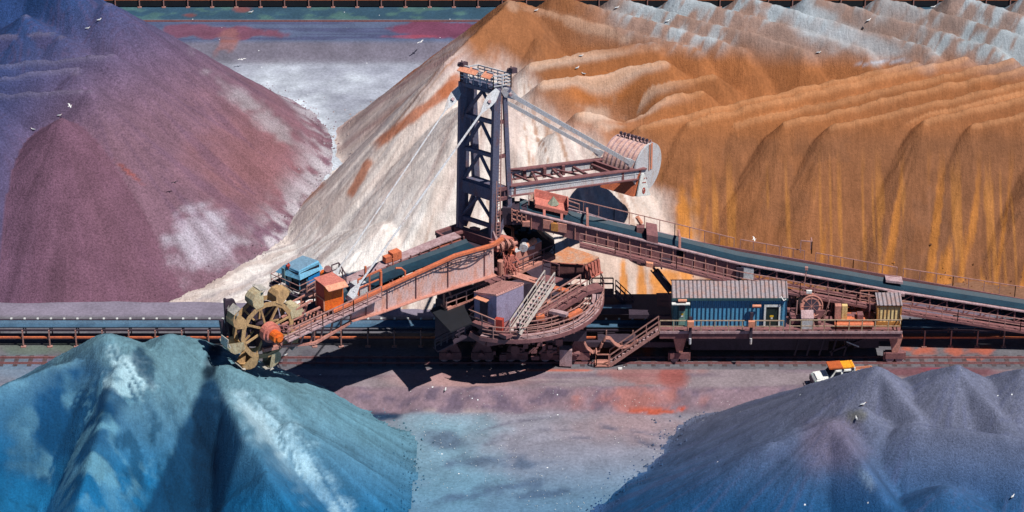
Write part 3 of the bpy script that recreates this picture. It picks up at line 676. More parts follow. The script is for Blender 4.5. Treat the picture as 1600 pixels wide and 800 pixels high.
for k in range(8):
    a = k*math.pi/4+math.radians(8); m = MB(); hw = .66
    # scoop: back plate curves from the rim out to the lip that leads the turn
    prof = [(2.25, .50), (2.7, .56), (3.1, .46), (3.34, .24), (3.46, -.02), (3.36, -.2)]; hf = lambda r: hw*(1-.28*(r-2.25)/1.2)
    pr = [(r, a+t*.52) for r, t in prof]
    vs = [wp(r, t, -hf(r)) for r, t in pr]+[wp(r, t, hf(r)) for r, t in pr]; n = len(pr)
    m.add(vs, [(i, i+1, n+i+1, n+i) for i in range(n-1)])
    vs2 = [wp(r-.09, t-.02, -hf(r)+.04) for r, t in pr]+[wp(r-.09, t-.02, hf(r)-.04) for r, t in pr]
    m.add(vs2, [(i, i+1, n+i+1, n+i) for i in range(n-1)])
    for o in (-hw, hw):
        c = wp(2.2, a-.02, o); q = [wp(r, t, math.copysign(hf(r), o)) for r, t in pr]; c2 = c-u*(.07 if o > 0 else -.07); q2 = [v-u*(.07 if o > 0 else -.07) for v in q]
        m.add([c]+q, [tuple([0]+[i+1 for i in range(n)])]); m.add([c2]+q2, [tuple([0]+[i+1 for i in range(n)])])
    b = m.build('bucket', M_khaki if k % 2 else M_khakid, wh)
    m = MB(); m.add([wp(3.48, a-.02, -hf(3.48)), wp(3.48, a-.02, hf(3.48)), wp(3.36, a-.22, hf(3.4)), wp(3.36, a-.22, -hf(3.4)), wp(3.53, a-.02, -hf(3.48)), wp(3.53, a-.02, hf(3.48)), wp(3.43, a-.22, hf(3.4)), wp(3.43, a-.22, -hf(3.4))], [(0, 1, 2, 3), (4, 5, 6, 7), (0, 1, 5, 4), (1, 2, 6, 5), (2, 3, 7, 6), (3, 0, 4, 7)]); m.build('lip', M_worn, b)
    m = MB()
    for j in range(5):
        o = -hw+hw*2*j/4; m.add([wp(3.44, a-.04, o-.09), wp(3.44, a-.04, o+.09), wp(3.3, a-.06, o), wp(3.5, a-.14, o)], [(0, 1, 2), (0, 1, 3), (1, 2, 3), (0, 2, 3)])
    m.build('tooth', M_worn, b)
m = MB(); m.tube([wp(0, 0, .7), wp(0, 0, 1.25)], .78, 18); m.tube([wp(0, 0, 1.25), wp(0, 0, 1.5)], .62, 18); gb = m.build('gearbox', M_salroof, rec)
m = MB(); m.tube([wp(0, 0, 1.5), wp(0, 0, 2.15)], .45, 14); m.tube([wp(.0, 0, 2.1)+d*-.0, wp(0, 0, 2.35)], .25, 10); m.build('motor', M_bright, gb)
m = MB(); pw = lambda x, y, o=0: BN.shifted(-1.9).at(x, y, o)
m.poly([pw(352, 470), pw(366, 468), pw(380, 500), pw(384, 540), pw(362, 536), pw(354, 500)], -u*.3); m.poly([pw(372, 500), pw(384, 505), pw(392, 560), pw(378, 552)], -u*.4)
m.beam(pw(351, 466), pw(354, 520), .14, .14, up=u); m.beam(pw(346, 500), pw(352, 540), .3, .3, up=u); m.build('discharge_guard', M_dark, rec)
m = MB(); m.poly([bn(409, 517, -.3), bn(432, 524, -.3), bn(432, 547, -.3), bn(412, 549, -.3)], -u*1.2); m.build('wheel_bracket', M_dark, rec)
m = MB(); m.beam(bn(411, 547, -.2), bn(436, 541, -.2), .3, .28); m.beam(bn(436, 541, -.2), bn(436, 524, -.2), .2, .2, up=u); m.build('bracket_beam', M_salmon, rec)
m = MS()
for i in range(10):
    p = bn(random.uniform(430, 462), random.uniform(508, 530), random.uniform(-.6, .1)); m.tube([p, p+Vector((random.uniform(-.5, .5), -.2, random.uniform(-.4, .4))), p+Vector((random.uniform(-.6, .6), 0, random.uniform(-.7, .3)))], .06, 5)
m.build_all('hose', M_brown, rec)
# ---- operator cab
zr = 11.85
rc = [atz(473, 399, zr), atz(497, 407, zr), atz(467, 423, zr), atz(443, 414, zr)]
m = MB(); m.poly(rc, (0, 0, -.1)); cab = MB()
zb = 10.2; B1 = atz(468, 453, zb); B2 = atz(500, 438, zb); B4 = atz(446, 444, zb); B3 = B2+B4-B1
cab.poly([B1, B2, B3, B4], Z3*1.62); cab = cab.build('operator_cab', M_cabhood, rec)
m.build('roof', M_cabroof, cab)
zs = 11.2; s1 = atz(469, 438, zs); s2 = atz(505, 420, zs); s4 = atz(430, 425, zs); s3 = s2+s4-s1
hood = MB()
for a, b, c_, e in ((rc[2], rc[1], s2, s1), (rc[3], rc[2], s1, s4), (rc[0], rc[3], s4, s3), (rc[1], rc[0], s3, s2)):
    nn = (b-a).cross(e-a).normalized()*.05; hood.poly([a, b, c_, e], nn)
hood.build('hood', M_cabhood, cab)
def panel(mb, a, b, z0, z1, f0, f1, off, th=.04):
    dd = b-a; nn = Vector((dd.y, -dd.x, 0)).normalized()
    if nn.y > 0: nn = -nn
    p, q = a+dd*f0+nn*off, a+dd*f1+nn*off; mb.poly([p+Z3*z0, q+Z3*z0, q+Z3*z1, p+Z3*z1], nn*th)
m = MB(); panel(m, B1, B2, .72, 1.45, .04, .96, .02); panel(m, B1, B2, .05, .72, .04, .34, .02); m.build('window', M_glass, cab)
m = MB(); panel(m, B4, B1, .05, .6, .3, .97, .02); panel(m, B4, B1, .65, 1.45, .03, .97, .02); m.build('window', M_glass, cab)
m = MB(); panel(m, B4, B1, .3, 1.6, -.02, .2, .3); panel(m, B4, B1, .45, 1.2, .26, .55, .12); m.build('windscreen', M_pglass, cab)
m = MB(); panel(m, B1, B2, .02, .78, .4, 1.0, .05); m.build('door_panel', M_cabblue, cab)
m = MB(); q = atz(504, 427, 11.2); m.tube([q, q+Vector((.3, -.3, 0))], .32, 12); m.build('lamp', M_bright, cab)
m = MB(); q = atz(451, 420, 11.7); m.beam(q, q+Z3*.5, .1, .1, up=u); m.tube([q+Z3*.3-d*.1, q+Z3*.3+d*.2], .12, 8); m.build('beacon', M_redbox, cab)
m = MB(); e1 = (B1-B4).normalized(); e2 = (B2-B1).normalized(); zz = Z3*-.1
q = [B4-e1*.9-e2*.6, B1+e1*.7-e2*.7, B1+e1*.7+e2*2.4, B4-e1*.9+e2*1.0]
for a, b in zip(q, q[1:]+q[:1]): m.beam(a+zz, b+zz, .5, .14)
m.beam(B1+zz, B1+e2*2.2+zz, 1.2, .1); m.beam(B4+zz+e2*.2, B1+zz+e2*.2, .8, .1)
for p in (B1+e2*.3, B4+e1*.5, B2): m.beam(p, p-Z3*1.6, .3, .3, up=u)
m.beam(B4-Z3*1.3, B2-Z3*1.3, .5, .3); m.beam(B1-Z3*1.5, bc(500, 484), .4, .3); pf = m.build('cab_platform', M_dark, rec)
m = MB(); m.rail([q[3]+zz, q[0]+zz, q[1]+zz, q[2]+zz], .95, .9, .025, 1); m.build('handrail', M_rail, pf)
m = MB(); m.rail([B1+e1*.8-Z3*.3, B1+e1*.8+e2*2.6+Z3*-.1], .9, .9, .05, 1); m.beam(B1+e1*.9-Z3*.35, B1+e1*.9+e2*2.6-Z3*.3, .3, .14); m.build('side_rail', M_rail, pf)
m = MB(); m.tube([atz(512, 438, 10.5), atz(512, 420, 10.5+1.6)], .3, 10); m.beam(atz(508, 430, 10.5), atz(508, 446, 10.5), .3, .3, up=u); m.box(atz(516, 440, 10), d*.3, u*.3, Z3*.8); m.build('winch_housing', M_brown, rec)
m = MB(); m.rail([atz(519, 432, 10), atz(530, 428, 10), atz(541, 447, 10)], 1.0, 1, .04); m.build('handrail', M_raild, rec)
# ---- orange cabinet
C0 = BN.shifted(-.35).at(508, 486); er = Vector((1.38, .80, 0)); el = Vector((-.70, 1.0, 0)); hb = 2.15
m = MB(); m.poly([C0, C0+er, C0+er+el, C0+el], Z3*hb); obx = m.build('orange_cabinet', M_bright, rec)
m = MB(); nn = Vector((el.y, -el.x, 0)).normalized()*-1
if nn.x > 0: nn = -nn
def lp(f0, f1, z0, z1, o): a = C0+el*f0+nn*o; b = C0+el*f1+nn*o; return [a+Z3*z0, b+Z3*z0, b+Z3*z1, a+Z3*z1]
m.poly(lp(.02, .98, .9, 2.1, .01), nn*.03); m.poly(lp(.1, .9, .02, .8, .01), nn*.03); m.build('red_panel', M_redbox, obx)
m = MB()
for f in (.04, .96): m.beam(C0+el*f+nn*.06, C0+el*f+nn*.06+Z3*.95, .09, .09, up=u)
m.beam(C0+nn*.06+Z3*.95, C0+el+nn*.06+Z3*.95, .09, .09); m.build('frame', M_peach, obx)
m = MB(); R0 = C0+Z3*(hb+.05)-er*.06-el*.12; m.poly([R0, R0+er*1.12, R0+er*1.0+el*1.25+Z3*.12, R0+el*1.25+Z3*.02], Z3*.07); m.build('roof', M_salroof, obx)
m = MB(); fv = Vector((er.y, -er.x, 0)).normalized(); m.poly([R0+er*.02, R0+er*1.12, R0+er*1.16+fv*.42-Z3*.30, R0+er*.1+fv*.42-Z3*.30], Z3*.05); m.build('roof_flap', M_peach, obx)
# ---- mast
LF = atz(717, 355, 10.2); RFt = atz(771, 372, 10.2); TF = Plane(LF, RFt); vt = Vector((1.16, .50, 0)).normalized()
TR = Plane(RFt, RFt+vt); TL = Plane(LF, LF+vt); tf = TF.at; tr = TR.at; tl = TL.at
mast = MB(); lw = .50
mast.beam(tf(719, 352), tf(723, 128), lw, .55, up=vt); mast.beam(tf(770, 371), tf(776, 139), lw, .55, up=vt)
mast.beam(tr(776, 372), tr(796, 318), .3, .34, up=vt); mast.beam(tr(796, 320), tr(788, 136), .3, .34, up=vt)
mast.beam(tl(724, 352), tl(744, 300), .3, .5, up=vt); mast.beam(tl(744, 302), tl(738, 122), .34, .6, up=vt)
mast.beam(tf(719, 340)+vt*.5, tf(723, 128)+vt*.5, .2, .3, up=vt)
mast = mast.build('mast', M_tower, rec)
m = MS()
for (x0, y0, x1, y1) in ((727, 179, 773, 192), (728, 231, 772, 244), (724, 339, 770, 354)): m.beam(tf(x0, y0), tf(x1, y1), .28, .3)
for (ax, ay, bx, by) in ((754, 142, 728, 176), (754, 142, 774, 180), (752, 190, 728, 226), (752, 190, 772, 232), (750, 240, 725, 278), (750, 240, 771, 284), (747, 308, 723, 334), (747, 308, 769, 344)): m.beam(tf(ax, ay), tf(bx, by), .2, .22, up=vt)
m.build_all('cross_brace', M_tower, mast)
m = MB(); a, b = tf(722, 288), tf(770, 304); m.beam(a, b, .4, 1.05); m.poly([a+Z3*.5, b+Z3*.5, b+Z3*.5+vt*1.15, a+Z3*.5+vt*1.15], Z3*.06); m.beam(a+vt*1.1, b+vt*1.1, .3, .9); m.build('portal_beam', M_tower, mast)
m = MS()
for (x0, y0, x1, y1) in ((776, 192, 790, 189), (777, 246, 792, 242), (777, 298, 796, 292), (776, 313, 796, 307), (776, 334, 790, 330), (775, 351, 783, 349)): m.beam(tr(x0, y0), tr(x1, y1), .2, .28)
for (x0, y0, x1, y1) in ((728, 180, 739, 177), (727, 232, 741, 229), (722, 290, 743, 284)): m.beam(tl(x0, y0), tl(x1, y1), .2, .28)
m.build_all('side_rung', M_brown, mast)
m = MB(); a, b = tr(778, 372, .3), tr(781, 142, .3); ax_ = vt*.17
m.beam(a-ax_, b-ax_, .07, .07, up=vt); m.beam(a+ax_, b+ax_, .07, .07, up=vt); n = 46
for i in range(n): q = a.lerp(b, i/n); m.beam(q-ax_, q+ax_, .04, .04)
m.build('ladder', M_rail, mast)
# top platform
FLc, FRc = tf(724, 128), tf(772, 141); dep = vt*1.2; ft = (FRc-FLc).normalized(); fn = TF.n
FLc = FLc+fn*.25-ft*.1; FRc = FRc+fn*.25+ft*.1; BLc = FLc+dep*1.25; BRc = FRc+dep*1.25
m = MB(); m.poly([FLc, FRc, BRc, BLc], Z3*.14); m.beam(FRc+Z3*-.05, BRc-Z3*.05, .1, .3); m.beam(FLc-Z3*.05, FRc-Z3*.05, .12, .3); top_p = m.build('top_platform', M_tower, mast)
m = MB(); up_ = Z3*.12; m.rail([FLc+up_, FRc+up_, BRc+up_, BLc+up_, FLc+up_], 1.15, .62, .045, 3); m.build('handrail', M_pale, top_p)
m = MB(); a = FLc+up_; m.poly([a, a+dep*.5, a+dep*.5+Z3*1.2, a+Z3*1.2], ft*.05)
for f in (.08, .36, .66): a = FLc.lerp(FRc, f)+up_; b = a+ft*.6; m.poly([a, b, b+Z3*.4, a+Z3*.4], fn*.04)
m.build('kick_panel', M_tower, top_p)
for f in (.14, .42, .86):
    m = MB(); q = FLc.lerp(FRc, f)+Z3*1.35+fn*.15; m.box(q, ft*.42, (fn*.35-Z3*.12), Z3*.04+fn*.02); fl_ = m.build('floodlight', M_peach, mast)
    m = MB(); m.beam(q, q-Z3*.5, .08, .08, up=vt); m.box(q+dep*.2+Z3*.12, ft*.3, fn*.05, Z3*.1); m.build('bracket', M_pale, fl_)
for q0 in (FLc+dep*.1, BRc):
    m = MB(); m.beam(q0+Z3*.1, q0+Z3*1.9, .09, .09, up=vt); m.box(q0+Z3*1.6+ft*.2, ft*.16, dep*.18, Z3*.22); m.tube([q0+Z3*1.5-ft*.3, q0+Z3*1.5+ft*.02], .2, 8); m.build('camera_post', M_raild, mast)
# front stays
def stay(a, b, wdt, mat, nm='stay', plate=1.4):
    m = MB(); dd = (b-a).normalized(); s_ = dd.cross(Vector((0, -1, .3))).normalized(); m.beam(a+dd*plate, b-dd*.5, .12, wdt, up=s_)
    t_ = dd.cross(s_).normalized()*.06
    m.poly([a-s_*.2, a+s_*.2, a+dd*plate*.6+s_*.42, a+dd*plate+s_*.34, a+dd*(plate+.9)+s_*wdt*.5, a+dd*(plate+.9)-s_*wdt*.5, a+dd*plate-s_*.34, a+dd*plate*.6-s_*.42], t_*2)
    m.poly([b-dd*1.3-s_*wdt*.5, b-dd*1.3+s_*wdt*.5, b-dd*.5+s_*.32, b+s_*.3, b-s_*.3, b-dd*.5-s_*.32], t_*2)
    o = m.build(nm, mat, rec); m = MB(); q = a+dd*plate*.85; m.tube([q-t_*3, q+t_*4], .14, 10); m.build('pin', M_mauve, o); return o
stay(tf(778, 140, .3), bn(547, 464, .1), .15, M_pale); stay(tl(720, 136, .4), bf(516, 440), .11, M_pale)
m = MB(); m.poly([tf(724, 132, .1), tf(724, 150, .1), tf(716, 156, .1), tf(710, 148, .1)], TF.n*-.3); m.build('bracket', M_tower, mast)
# counterweight arm
PN_ = tr(797, 297); va = Vector((.70, .71, 0)); AN = Plane(PN_, PN_+va); wv = LF-RFt; AF = Plane(PN_+wv, PN_+wv+va)
m = MB(); a, b = AN.at(795, 298), AN.at(1008, 270); m.ibeam(a, b, .42, .9); m.beam(a+AN.n*.05+Z3*.05, b+AN.n*.05+Z3*.05, .06, .08); arm = m.build('counterweight_arm', M_pale, rec)
m = MB()
for q in (1, -1): m.beam(a+Z3*.44*q, b+Z3*.44*q, .46, .1)
for x, y in ((804, 296), (973, 274), (1000, 270)): m.beam(AN.at(x, y-6, .05), AN.at(x, y+8, .05), .12, .2, up=vt)
m.build('flange', M_brown, arm)
m = MB(); c_, e = AF.at(795, 273), AF.at(948, 254); m.ibeam(c_, e, .42, .8); far_arm = m.build('counterweight_arm', M_pale, rec)
m = MB()
for q in (1, -1): m.beam(c_+Z3*.4*q, e+Z3*.4*q, .46, .1)
m.build('flange', M_brown, far_arm)
m = MS()
for f in (.02, .22, .42, .62, .80):
    p = a.lerp(b, f); r_ = c_.lerp(e, min(f*1.0/.96*1.0, 1)); m.beam(p, r_, .18, .2)
for f in (.05, .25, .45): m.beam(a.lerp(b, f+.18), c_.lerp(e, f), .14, .14)
p, r_ = AN.at(975, 274), AF.at(927, 257); m.beam(p, r_, .2, .85); m.build_all('arm_brace', M_brown, rec)
m = MS()
for f in (.13, .33, .52): r_ = c_.lerp(e, f); m.beam(r_-Z3*.5+AF.n*.3, r_+Z3*.35+AF.n*.3, .22, .25, up=vt)
m.build_all('arm_post', M_brown, rec)
# drum
DR = AN.at(1010, 261, -.45); dl = DR+wv*.92+Z3*.0; axd = (dl-DR).normalized(); vv = Vector((-axd.y, axd.x, 0)); Rd = 2.02
def disc_pt(c, r, t): return c+vv*r*math.cos(t)+Z3*r*math.sin(t)
def cyl(m, c0, c1, r, n=40):
    vs = [disc_pt(c0, r, 2*math.pi*k/n) for k in range(n)]+[disc_pt(c1, r, 2*math.pi*k/n) for k in range(n)]
    m.add(vs, [(k, (k+1) % n, n+(k+1) % n, n+k) for k in range(n)]+[tuple(range(n)), tuple(range(2*n-1, n-1, -1))])
m = MB(); cyl(m, DR, dl, Rd); drum = m.build('counterweight_drum', paint('pale_pinkish_drum', (210, 176, 168), (186, 140, 130)), rec)
m = MB()
for i in range(8): q = DR.lerp(dl, i/7.0); cyl(m, q-axd*.05, q+axd*.05, Rd+.07)
m.build('ring', M_mauve, drum)
m = MB(); cyl(m, DR-axd*.02, DR-axd*.16, Rd+.12, 48); ds = m.build('end_plate', M_pale, drum)
m = MB(); q = DR-axd*.2; m.beam(q+vv*-.45+Z3*2.1, q+vv*-.45-Z3*.3, .26, .06, up=axd); m.beam(q+vv*-.1+Z3*2.1, q+vv*-.1-Z3*.3, .1, .06, up=axd); m.build('strap', M_peach, ds)
m = MB()
for i in range(8):
    q = disc_pt(DR.lerp(dl, (i+.5)/8.5), Rd+.02, math.radians(98)); m.tube([q, q+Z3*.25], .07, 6); m.tube([q+Z3*.25, q+Z3*.42], .13, 8)
m.build('lifting_lug', M_dark, drum)
m = MB()
for i in range(7):
    q = disc_pt(DR.lerp(dl, (i+.5)/7.5), Rd+.02, math.radians(62 if vv.y > 0 else 118)); m.beam(q, q+Z3*.3, .08, .08, up=axd)
for t in (60, 62): m.beam(disc_pt(DR, Rd+.1, math.radians(t if vv.y > 0 else 180-t)), disc_pt(dl, Rd+.1, math.radians(t if vv.y > 0 else 180-t)), .1, .08)
m.build('grab_rail', M_mauve, drum)
# ballast box under the drum, white triangle plate
T0 = AN.at(1003, 272, .35); T1 = AN.at(994, 307, .35); T2 = AN.at(1015, 304.5, .35)
m = MB(); m.poly([T0+wv*.03, T1+wv*.03-vt*.25, T2+wv*.03], wv*.95); m.build('ballast_box', M_orange, rec)
m = MB(); m.poly([T0+Z3*.1-vt*.12, T0+Z3*.1+vt*.12, T2, T1], -wv.normalized()*.1); tri = m.build('triangle_plate', M_white, rec)
m = MB(); tc_ = (T0+T1+T2)/3-wv.normalized()*.14-Z3*.15; uu = (T2-T1).normalized()
for k in range(12):
    a0, a1 = k*math.pi/6, (k+1)*math.pi/6
    m.add([tc_+uu*.1*math.cos(a0)+Z3*.16*math.sin(a0), tc_+uu*.1*math.cos(a1)+Z3*.16*math.sin(a1), tc_+uu*.2*math.cos(a1)+Z3*.3*math.sin(a1), tc_+uu*.2*math.cos(a0)+Z3*.3*math.sin(a0)], [(0, 1, 2, 3)])
m.tube([tc_, tc_-wv.normalized()*.04], .07, 6); m.tube([tc_+Z3*1.15, tc_+Z3*1.15-wv.normalized()*.04], .06, 6)
for i in range(5): m.box(tc_+Z3*.75+uu*(-.2+.1*i), uu*.03, wv.normalized()*.01, Z3*.045)
m.build('emblem', M_redbox, tri)
stay(tr(786, 141, .5), AN.at(989, 257, .25), .34, M_pale, 'rear_stay', 1.1); stay(tl(741, 132), AF.at(941, 242, .1), .30, M_pale, 'rear_stay', .4)
# ---- slewing superstructure round the foot of the mast
m = MB(); m.beam(tf(712, 359, .2), tf(771, 379, .2), .55, .75); m.beam(tf(716, 365, -.5), tf(770, 384, -.5), .4, .4); fb_ = m.build('foot_beam', M_brown, rec)
for q in (tf(717, 352, .3), tf(770, 370, .3)):
    m = MB(); m.add([q-ft*.4-Z3*.5, q+ft*.4-Z3*.5, q+Z3*.5, q-ft*.4-Z3*.5-fn*.3, q+ft*.4-Z3*.5-fn*.3, q+Z3*.5-fn*.3], [(0, 1, 2), (3, 5, 4), (0, 2, 5, 3), (1, 4, 5, 2), (0, 3, 4, 1)]); m.build('hinge_plate', M_mauve, fb_)
m = MB(); a = atz(681, 364, 10.2); b = atz(713, 353, 10.2); m.beam(a, b, .2, .3); m.beam(a+Vector((.4, -.9, 0)), b+Vector((.5, -1, 0)), .25, .2); m.beam(a, a+Vector((1.7, -1.6, -.2)), .2, .3); m.build('side_beam', M_brown, rec)
m = MB(); m.poly([a-Z3*.1, b-Z3*.1, b-Z3*1.6, a-Z3*1.6], (.05, -.2, 0)); m.poly([atz(690, 372, 9.8), atz(720, 360, 9.8), atz(735, 385, 9.0), atz(722, 390, 9)], -Z3*.2); m.box(atz(745, 392, 8.6), d*2.2, u*1.4, Z3*.9); m.build('slew_frame', M_dark, rec)
m = MB(); m.box(atz(752, 372, 9.6), ft*.9, vt*.35, Z3*.25); m.box(atz(742, 358, 10.4), ft*.3, vt*.2, Z3*.15); m.beam(atz(738, 366, 10), atz(754, 366, 10), .2, .2); m.build('drive_unit', M_salmon, rec)
pcx, pcy = atz(803, 462, 4.8).x, atz(803, 462, 4.8).y; PC = Vector((pcx, pcy, 0))
def vcyl(m, c, r, z0, z1, n=32):
    vs = [(c.x+r*math.cos(2*math.pi*k/n), c.y+r*math.sin(2*math.pi*k/n), z) for z in (z0, z1) for k in range(n)]
    m.add(vs, [(k, (k+1) % n, n+(k+1) % n, n+k) for k in range(n)]+[tuple(range(n)), tuple(range(2*n-1, n-1, -1))])
m = MB(); vcyl(m, PC, 3.7, 4.0, 4.9); vcyl(m, PC, 3.0, 4.9, 7.4); vcyl(m, PC, 4.4, 3.3, 4.0); m.build('slew_ring', M_dark, rec)
m = MB(); q = atz(800, 420, 8.0); m.box(q-Z3*.9, vt*1.3, Vector((.5, -.85, 0))*.8, Z3*.3); m.box(atz(770, 440, 7.0), d*1.2, u*1.0, Z3*.6); m.build('turret', M_brown, rec)
for (x, y, z, rx, rz, mt) in ((783, 422, 8, .3, 1.7, M_salmon), (797, 404, 8.5, .16, 1.9, M_orange), (803, 398, 8.5, .12, 2.2, M_orange)):
    m = MB(); q = atz(x, y, z); m.tube([q-Z3*rz/2, q+Z3*rz/2], rx, 12); m.build('column', mt, rec)
m = MB(); m.box(atz(786, 375, 10), ft*.55, vt*.4, Z3*.3); m.box(atz(779, 384, 9.8), ft*.4, vt*.5, Z3*.35); m.box(atz(795, 414, 8), ft*.22, vt*.3, Z3*.9); m.build('motor_housing', M_salroof, rec)
for (x, y, z, r) in ((789, 381, 10, .5), (799, 381, 10, .36), (781, 386, 9.8, .4)):
    m = MB(); q = atz(x, y, z)
    for k in range(3):
        rr = r-.1*k; m.tube([q+vt*.12*k+u*(rr*math.cos(t*math.pi/8))+Z3*(rr*math.sin(t*math.pi/8)) for t in range(17)], .06, 5)
    m.tube([q-vt*.3, q+vt*.5], r*.45, 10); m.build('cable_drum', M_salmon, rec)
m = MS()
for i in range(26):
    q = atz(random.uniform(782, 806), random.uniform(378, 412), random.uniform(8.6, 9.8)); m.tube([q, q+Vector((random.uniform(-.4, .4), -.1, -.5)), q+Vector((random.uniform(-.4, .4), 0, -1.1))], .05, 5)
m.build_all('hanging_cable', M_salroof, rec)
m = MB(); m.tube([atz(801, 372, 10), atz(801, 357, 10), atz(796, 354, 10), atz(781, 351, 10.3)], .12, 8); m.tube([atz(801, 372, 10), atz(801, 392, 9.5)], .12, 8); m.build('bent_pipe', M_orange, rec)
m = MB(); q = [atz(800, 376, 9.4), atz(806, 371, 9.4), atz(818, 384, 9.1), atz(818, 392, 8.8), atz(804, 397, 8.8)]; m.poly(q, Vector((-.2, .4, 0))); m.build('gusset_plate', M_salmon, rec)
m = MB(); m.tube([atz(820, 385, 9.2), atz(836, 375, 9.4)], .26, 10); m.build('hydraulic_cylinder', M_peach, rec); m = MB(); m.tube([atz(818, 388, 9.2), atz(820, 378, 9.2)], .35, 10); m.box(atz(828, 386, 8.9), vt*.3, u*.2, Z3*.15); m.build('cylinder_clamp', M_pale, rec)
b0, b1 = atz(806, 415, 7.8), atz(846, 397, 7.8); bk = Vector((-.25, .55, 0))
m = MB(); m.poly([b0, b1, b1+bk, b0+bk], Z3*1.15); sb = m.build('salmon_housing', M_salmon, rec); m = MB(); m.poly([b0+Z3*1.16, b1+Z3*1.16, b1+bk+Z3*1.16, b0+bk+Z3*1.16], Z3*.06); m.build('lid', M_pale, sb)
m = MB(); w0, w1 = atz(797, 428, 7.5), atz(862, 399, 7.5); m.beam(w0, w1, .9, .35); m.beam(w0, atz(842, 442, 7.3), .8, .25); wk = m.build('slew_walkway', M_salmon, rec)
m = MB(); o_ = Vector((.2, -.4, .15)); m.rail([w0+o_, w1+o_, w1+Vector((-.3, .9, .15))], 1.05, 1.1, .04, 1); m.build('handrail', M_raild, wk)
# chute under the conveyor head
m = MB(); m.poly([aty(778, 330, 2.6), aty(792, 318, 2.6), aty(816, 324, 2.6), aty(846, 358, 2.6), aty(866, 372, 2.6), aty(846, 398, 2.6), aty(812, 384, 2.6), aty(788, 352, 2.6)], (0, -1.2, 0)); ch = m.build('transfer_chute', M_black, rec)
m = MS()
for i in range(10): m.box(aty(random.uniform(808, 845), random.uniform(352, 384), 1.3), Vector((random.uniform(.1, .35), 0, 0)), Vector((0, .1, 0)), Z3*random.uniform(.05, .25))
m.build_all('chute_liner', M_belt, ch)
# discharge table
tz = 5.2; tp_ = [atz(844, 411, tz), atz(888, 387, tz), atz(908, 393, tz), atz(936, 403, tz), atz(912, 415, tz)]
M_tab = paint('dusty_orange_table', (196, 130, 92), (176, 160, 150), scale=.8)
m = MB(); m.poly(tp_, -Z3*1.3); tb = m.build('discharge_table', M_brown, rec); m = MB(); m.poly([p+Z3*.01 for p in tp_], Z3*.08); m.build('table_top', M_tab, tb)
m = MB(); a, b = tp_[4], tp_[3]
for i in range(5): q = a.lerp(b, (i+.3)/5); m.beam(q+Vector((.12, -.06, -.02)), q+Vector((.25, -.2, -1.2)), .12, .2, up=vt)
m.beam(a+Vector((.2, -.1, -1.25)), b+Vector((.2, -.1, -1.25)), .4, .1); m.beam(tp_[0]+Vector((0, -.05, .12)), tp_[4]+Vector((0, -.05, .12)), .06, .06); m.build('table_rib', M_salroof, tb)
m = MB(); q = [atz(846, 440, 3.9), atz(868, 422, 3.9), atz(905, 425, 3.9), atz(892, 436, 3.9), atz(856, 455, 3.9)]; m.poly(q, -Z3*.3); m.build('lower_table', paint('grey_dusty_plate', (136, 140, 150), (170, 160, 156)), rec)
# machine house
def up_to(base, py):                               # the point above base that shows at row py
    r = aty(800, py, base.y); return Vector((base.x, base.y, r.z))
hz = 5.4; hN, hL, hR = atz(776, 509, hz), atz(741, 497, hz), atz(818, 489, hz); hB = hL+hR-hN
tN, tL, tR = up_to(hN, 463), up_to(hL, 459), up_to(hR, 446); tB = tL+tR-tN
m = MB(); m.add([hN, hL, hB, hR, tN, tL, tB, tR], [(0, 1, 2, 3), (4, 5, 6, 7), (0, 1, 5, 4), (1, 2, 6, 5), (2, 3, 7, 6), (3, 0, 4, 7)]); hs = m.build('machine_house', M_house, rec)
m = MB(); ex = (tN-tB)*.03; m.add([tN+ex+Z3*.02, tL+Z3*.02, tB-ex+Z3*.02, tR+Z3*.02, tN+ex+Z3*.14, tL+Z3*.14, tB-ex+Z3*.14, tR+Z3*.14], [(0, 1, 2, 3), (4, 5, 6, 7), (0, 1, 5, 4), (1, 2, 6, 5), (2, 3, 7, 6), (3, 0, 4, 7)])
for i in range(13): f = i/12; m.beam((tN.lerp(tR, f))+Z3*.17, (tL.lerp(tB, f))+Z3*.17, .1, .08)
m.build('roof', M_houseroof, hs)
m = MB(); dd = hL-hN; nn = Vector((dd.y, -dd.x, 0)).normalized(); nn = nn if nn.y < 0 else -nn
q = [hN.lerp(hL, f)+nn*.04+Z3*z for f, z in ((.38, .1), (.72, .1), (.72, 1.9), (.38, 1.9))]; m.poly(q, nn*.04); m.build('door', M_dark, hs)
m = MB(); m.beam(hN.lerp(hL, .3)+nn*.3+Z3*2.15, hN.lerp(hL, .85)+nn*.3+Z3*2.15, .5, .06); m.build('canopy', M_peach, hs)
m = MB(); pq = [atz(733, 501, hz), atz(791, 525, hz), atz(808, 518, hz), atz(752, 492, hz)]; m.poly([p-Z3*.02 for p in pq], -Z3*.3); m.beam(hR+Vector((.1, -.3, -.1)), hN+Vector((.5, -.4, -.1)), 1.0, .15); hp = m.build('house_platform', M_brown, rec)
m = MB(); m.rail([pq[3]+Vector((-.3, .2, 0)), pq[0], pq[0].lerp(pq[1], .7)], 1.0, 1.2, .05, 1); m.build('handrail', M_rail, hp)
m = MB(); m.box(pq[0].lerp(pq[1], .78)+Vector((.1, .4, .55)), (.3, -.1, 0), (.08, .2, 0), Z3*.5); m.build('red_box', M_redbox, hp)
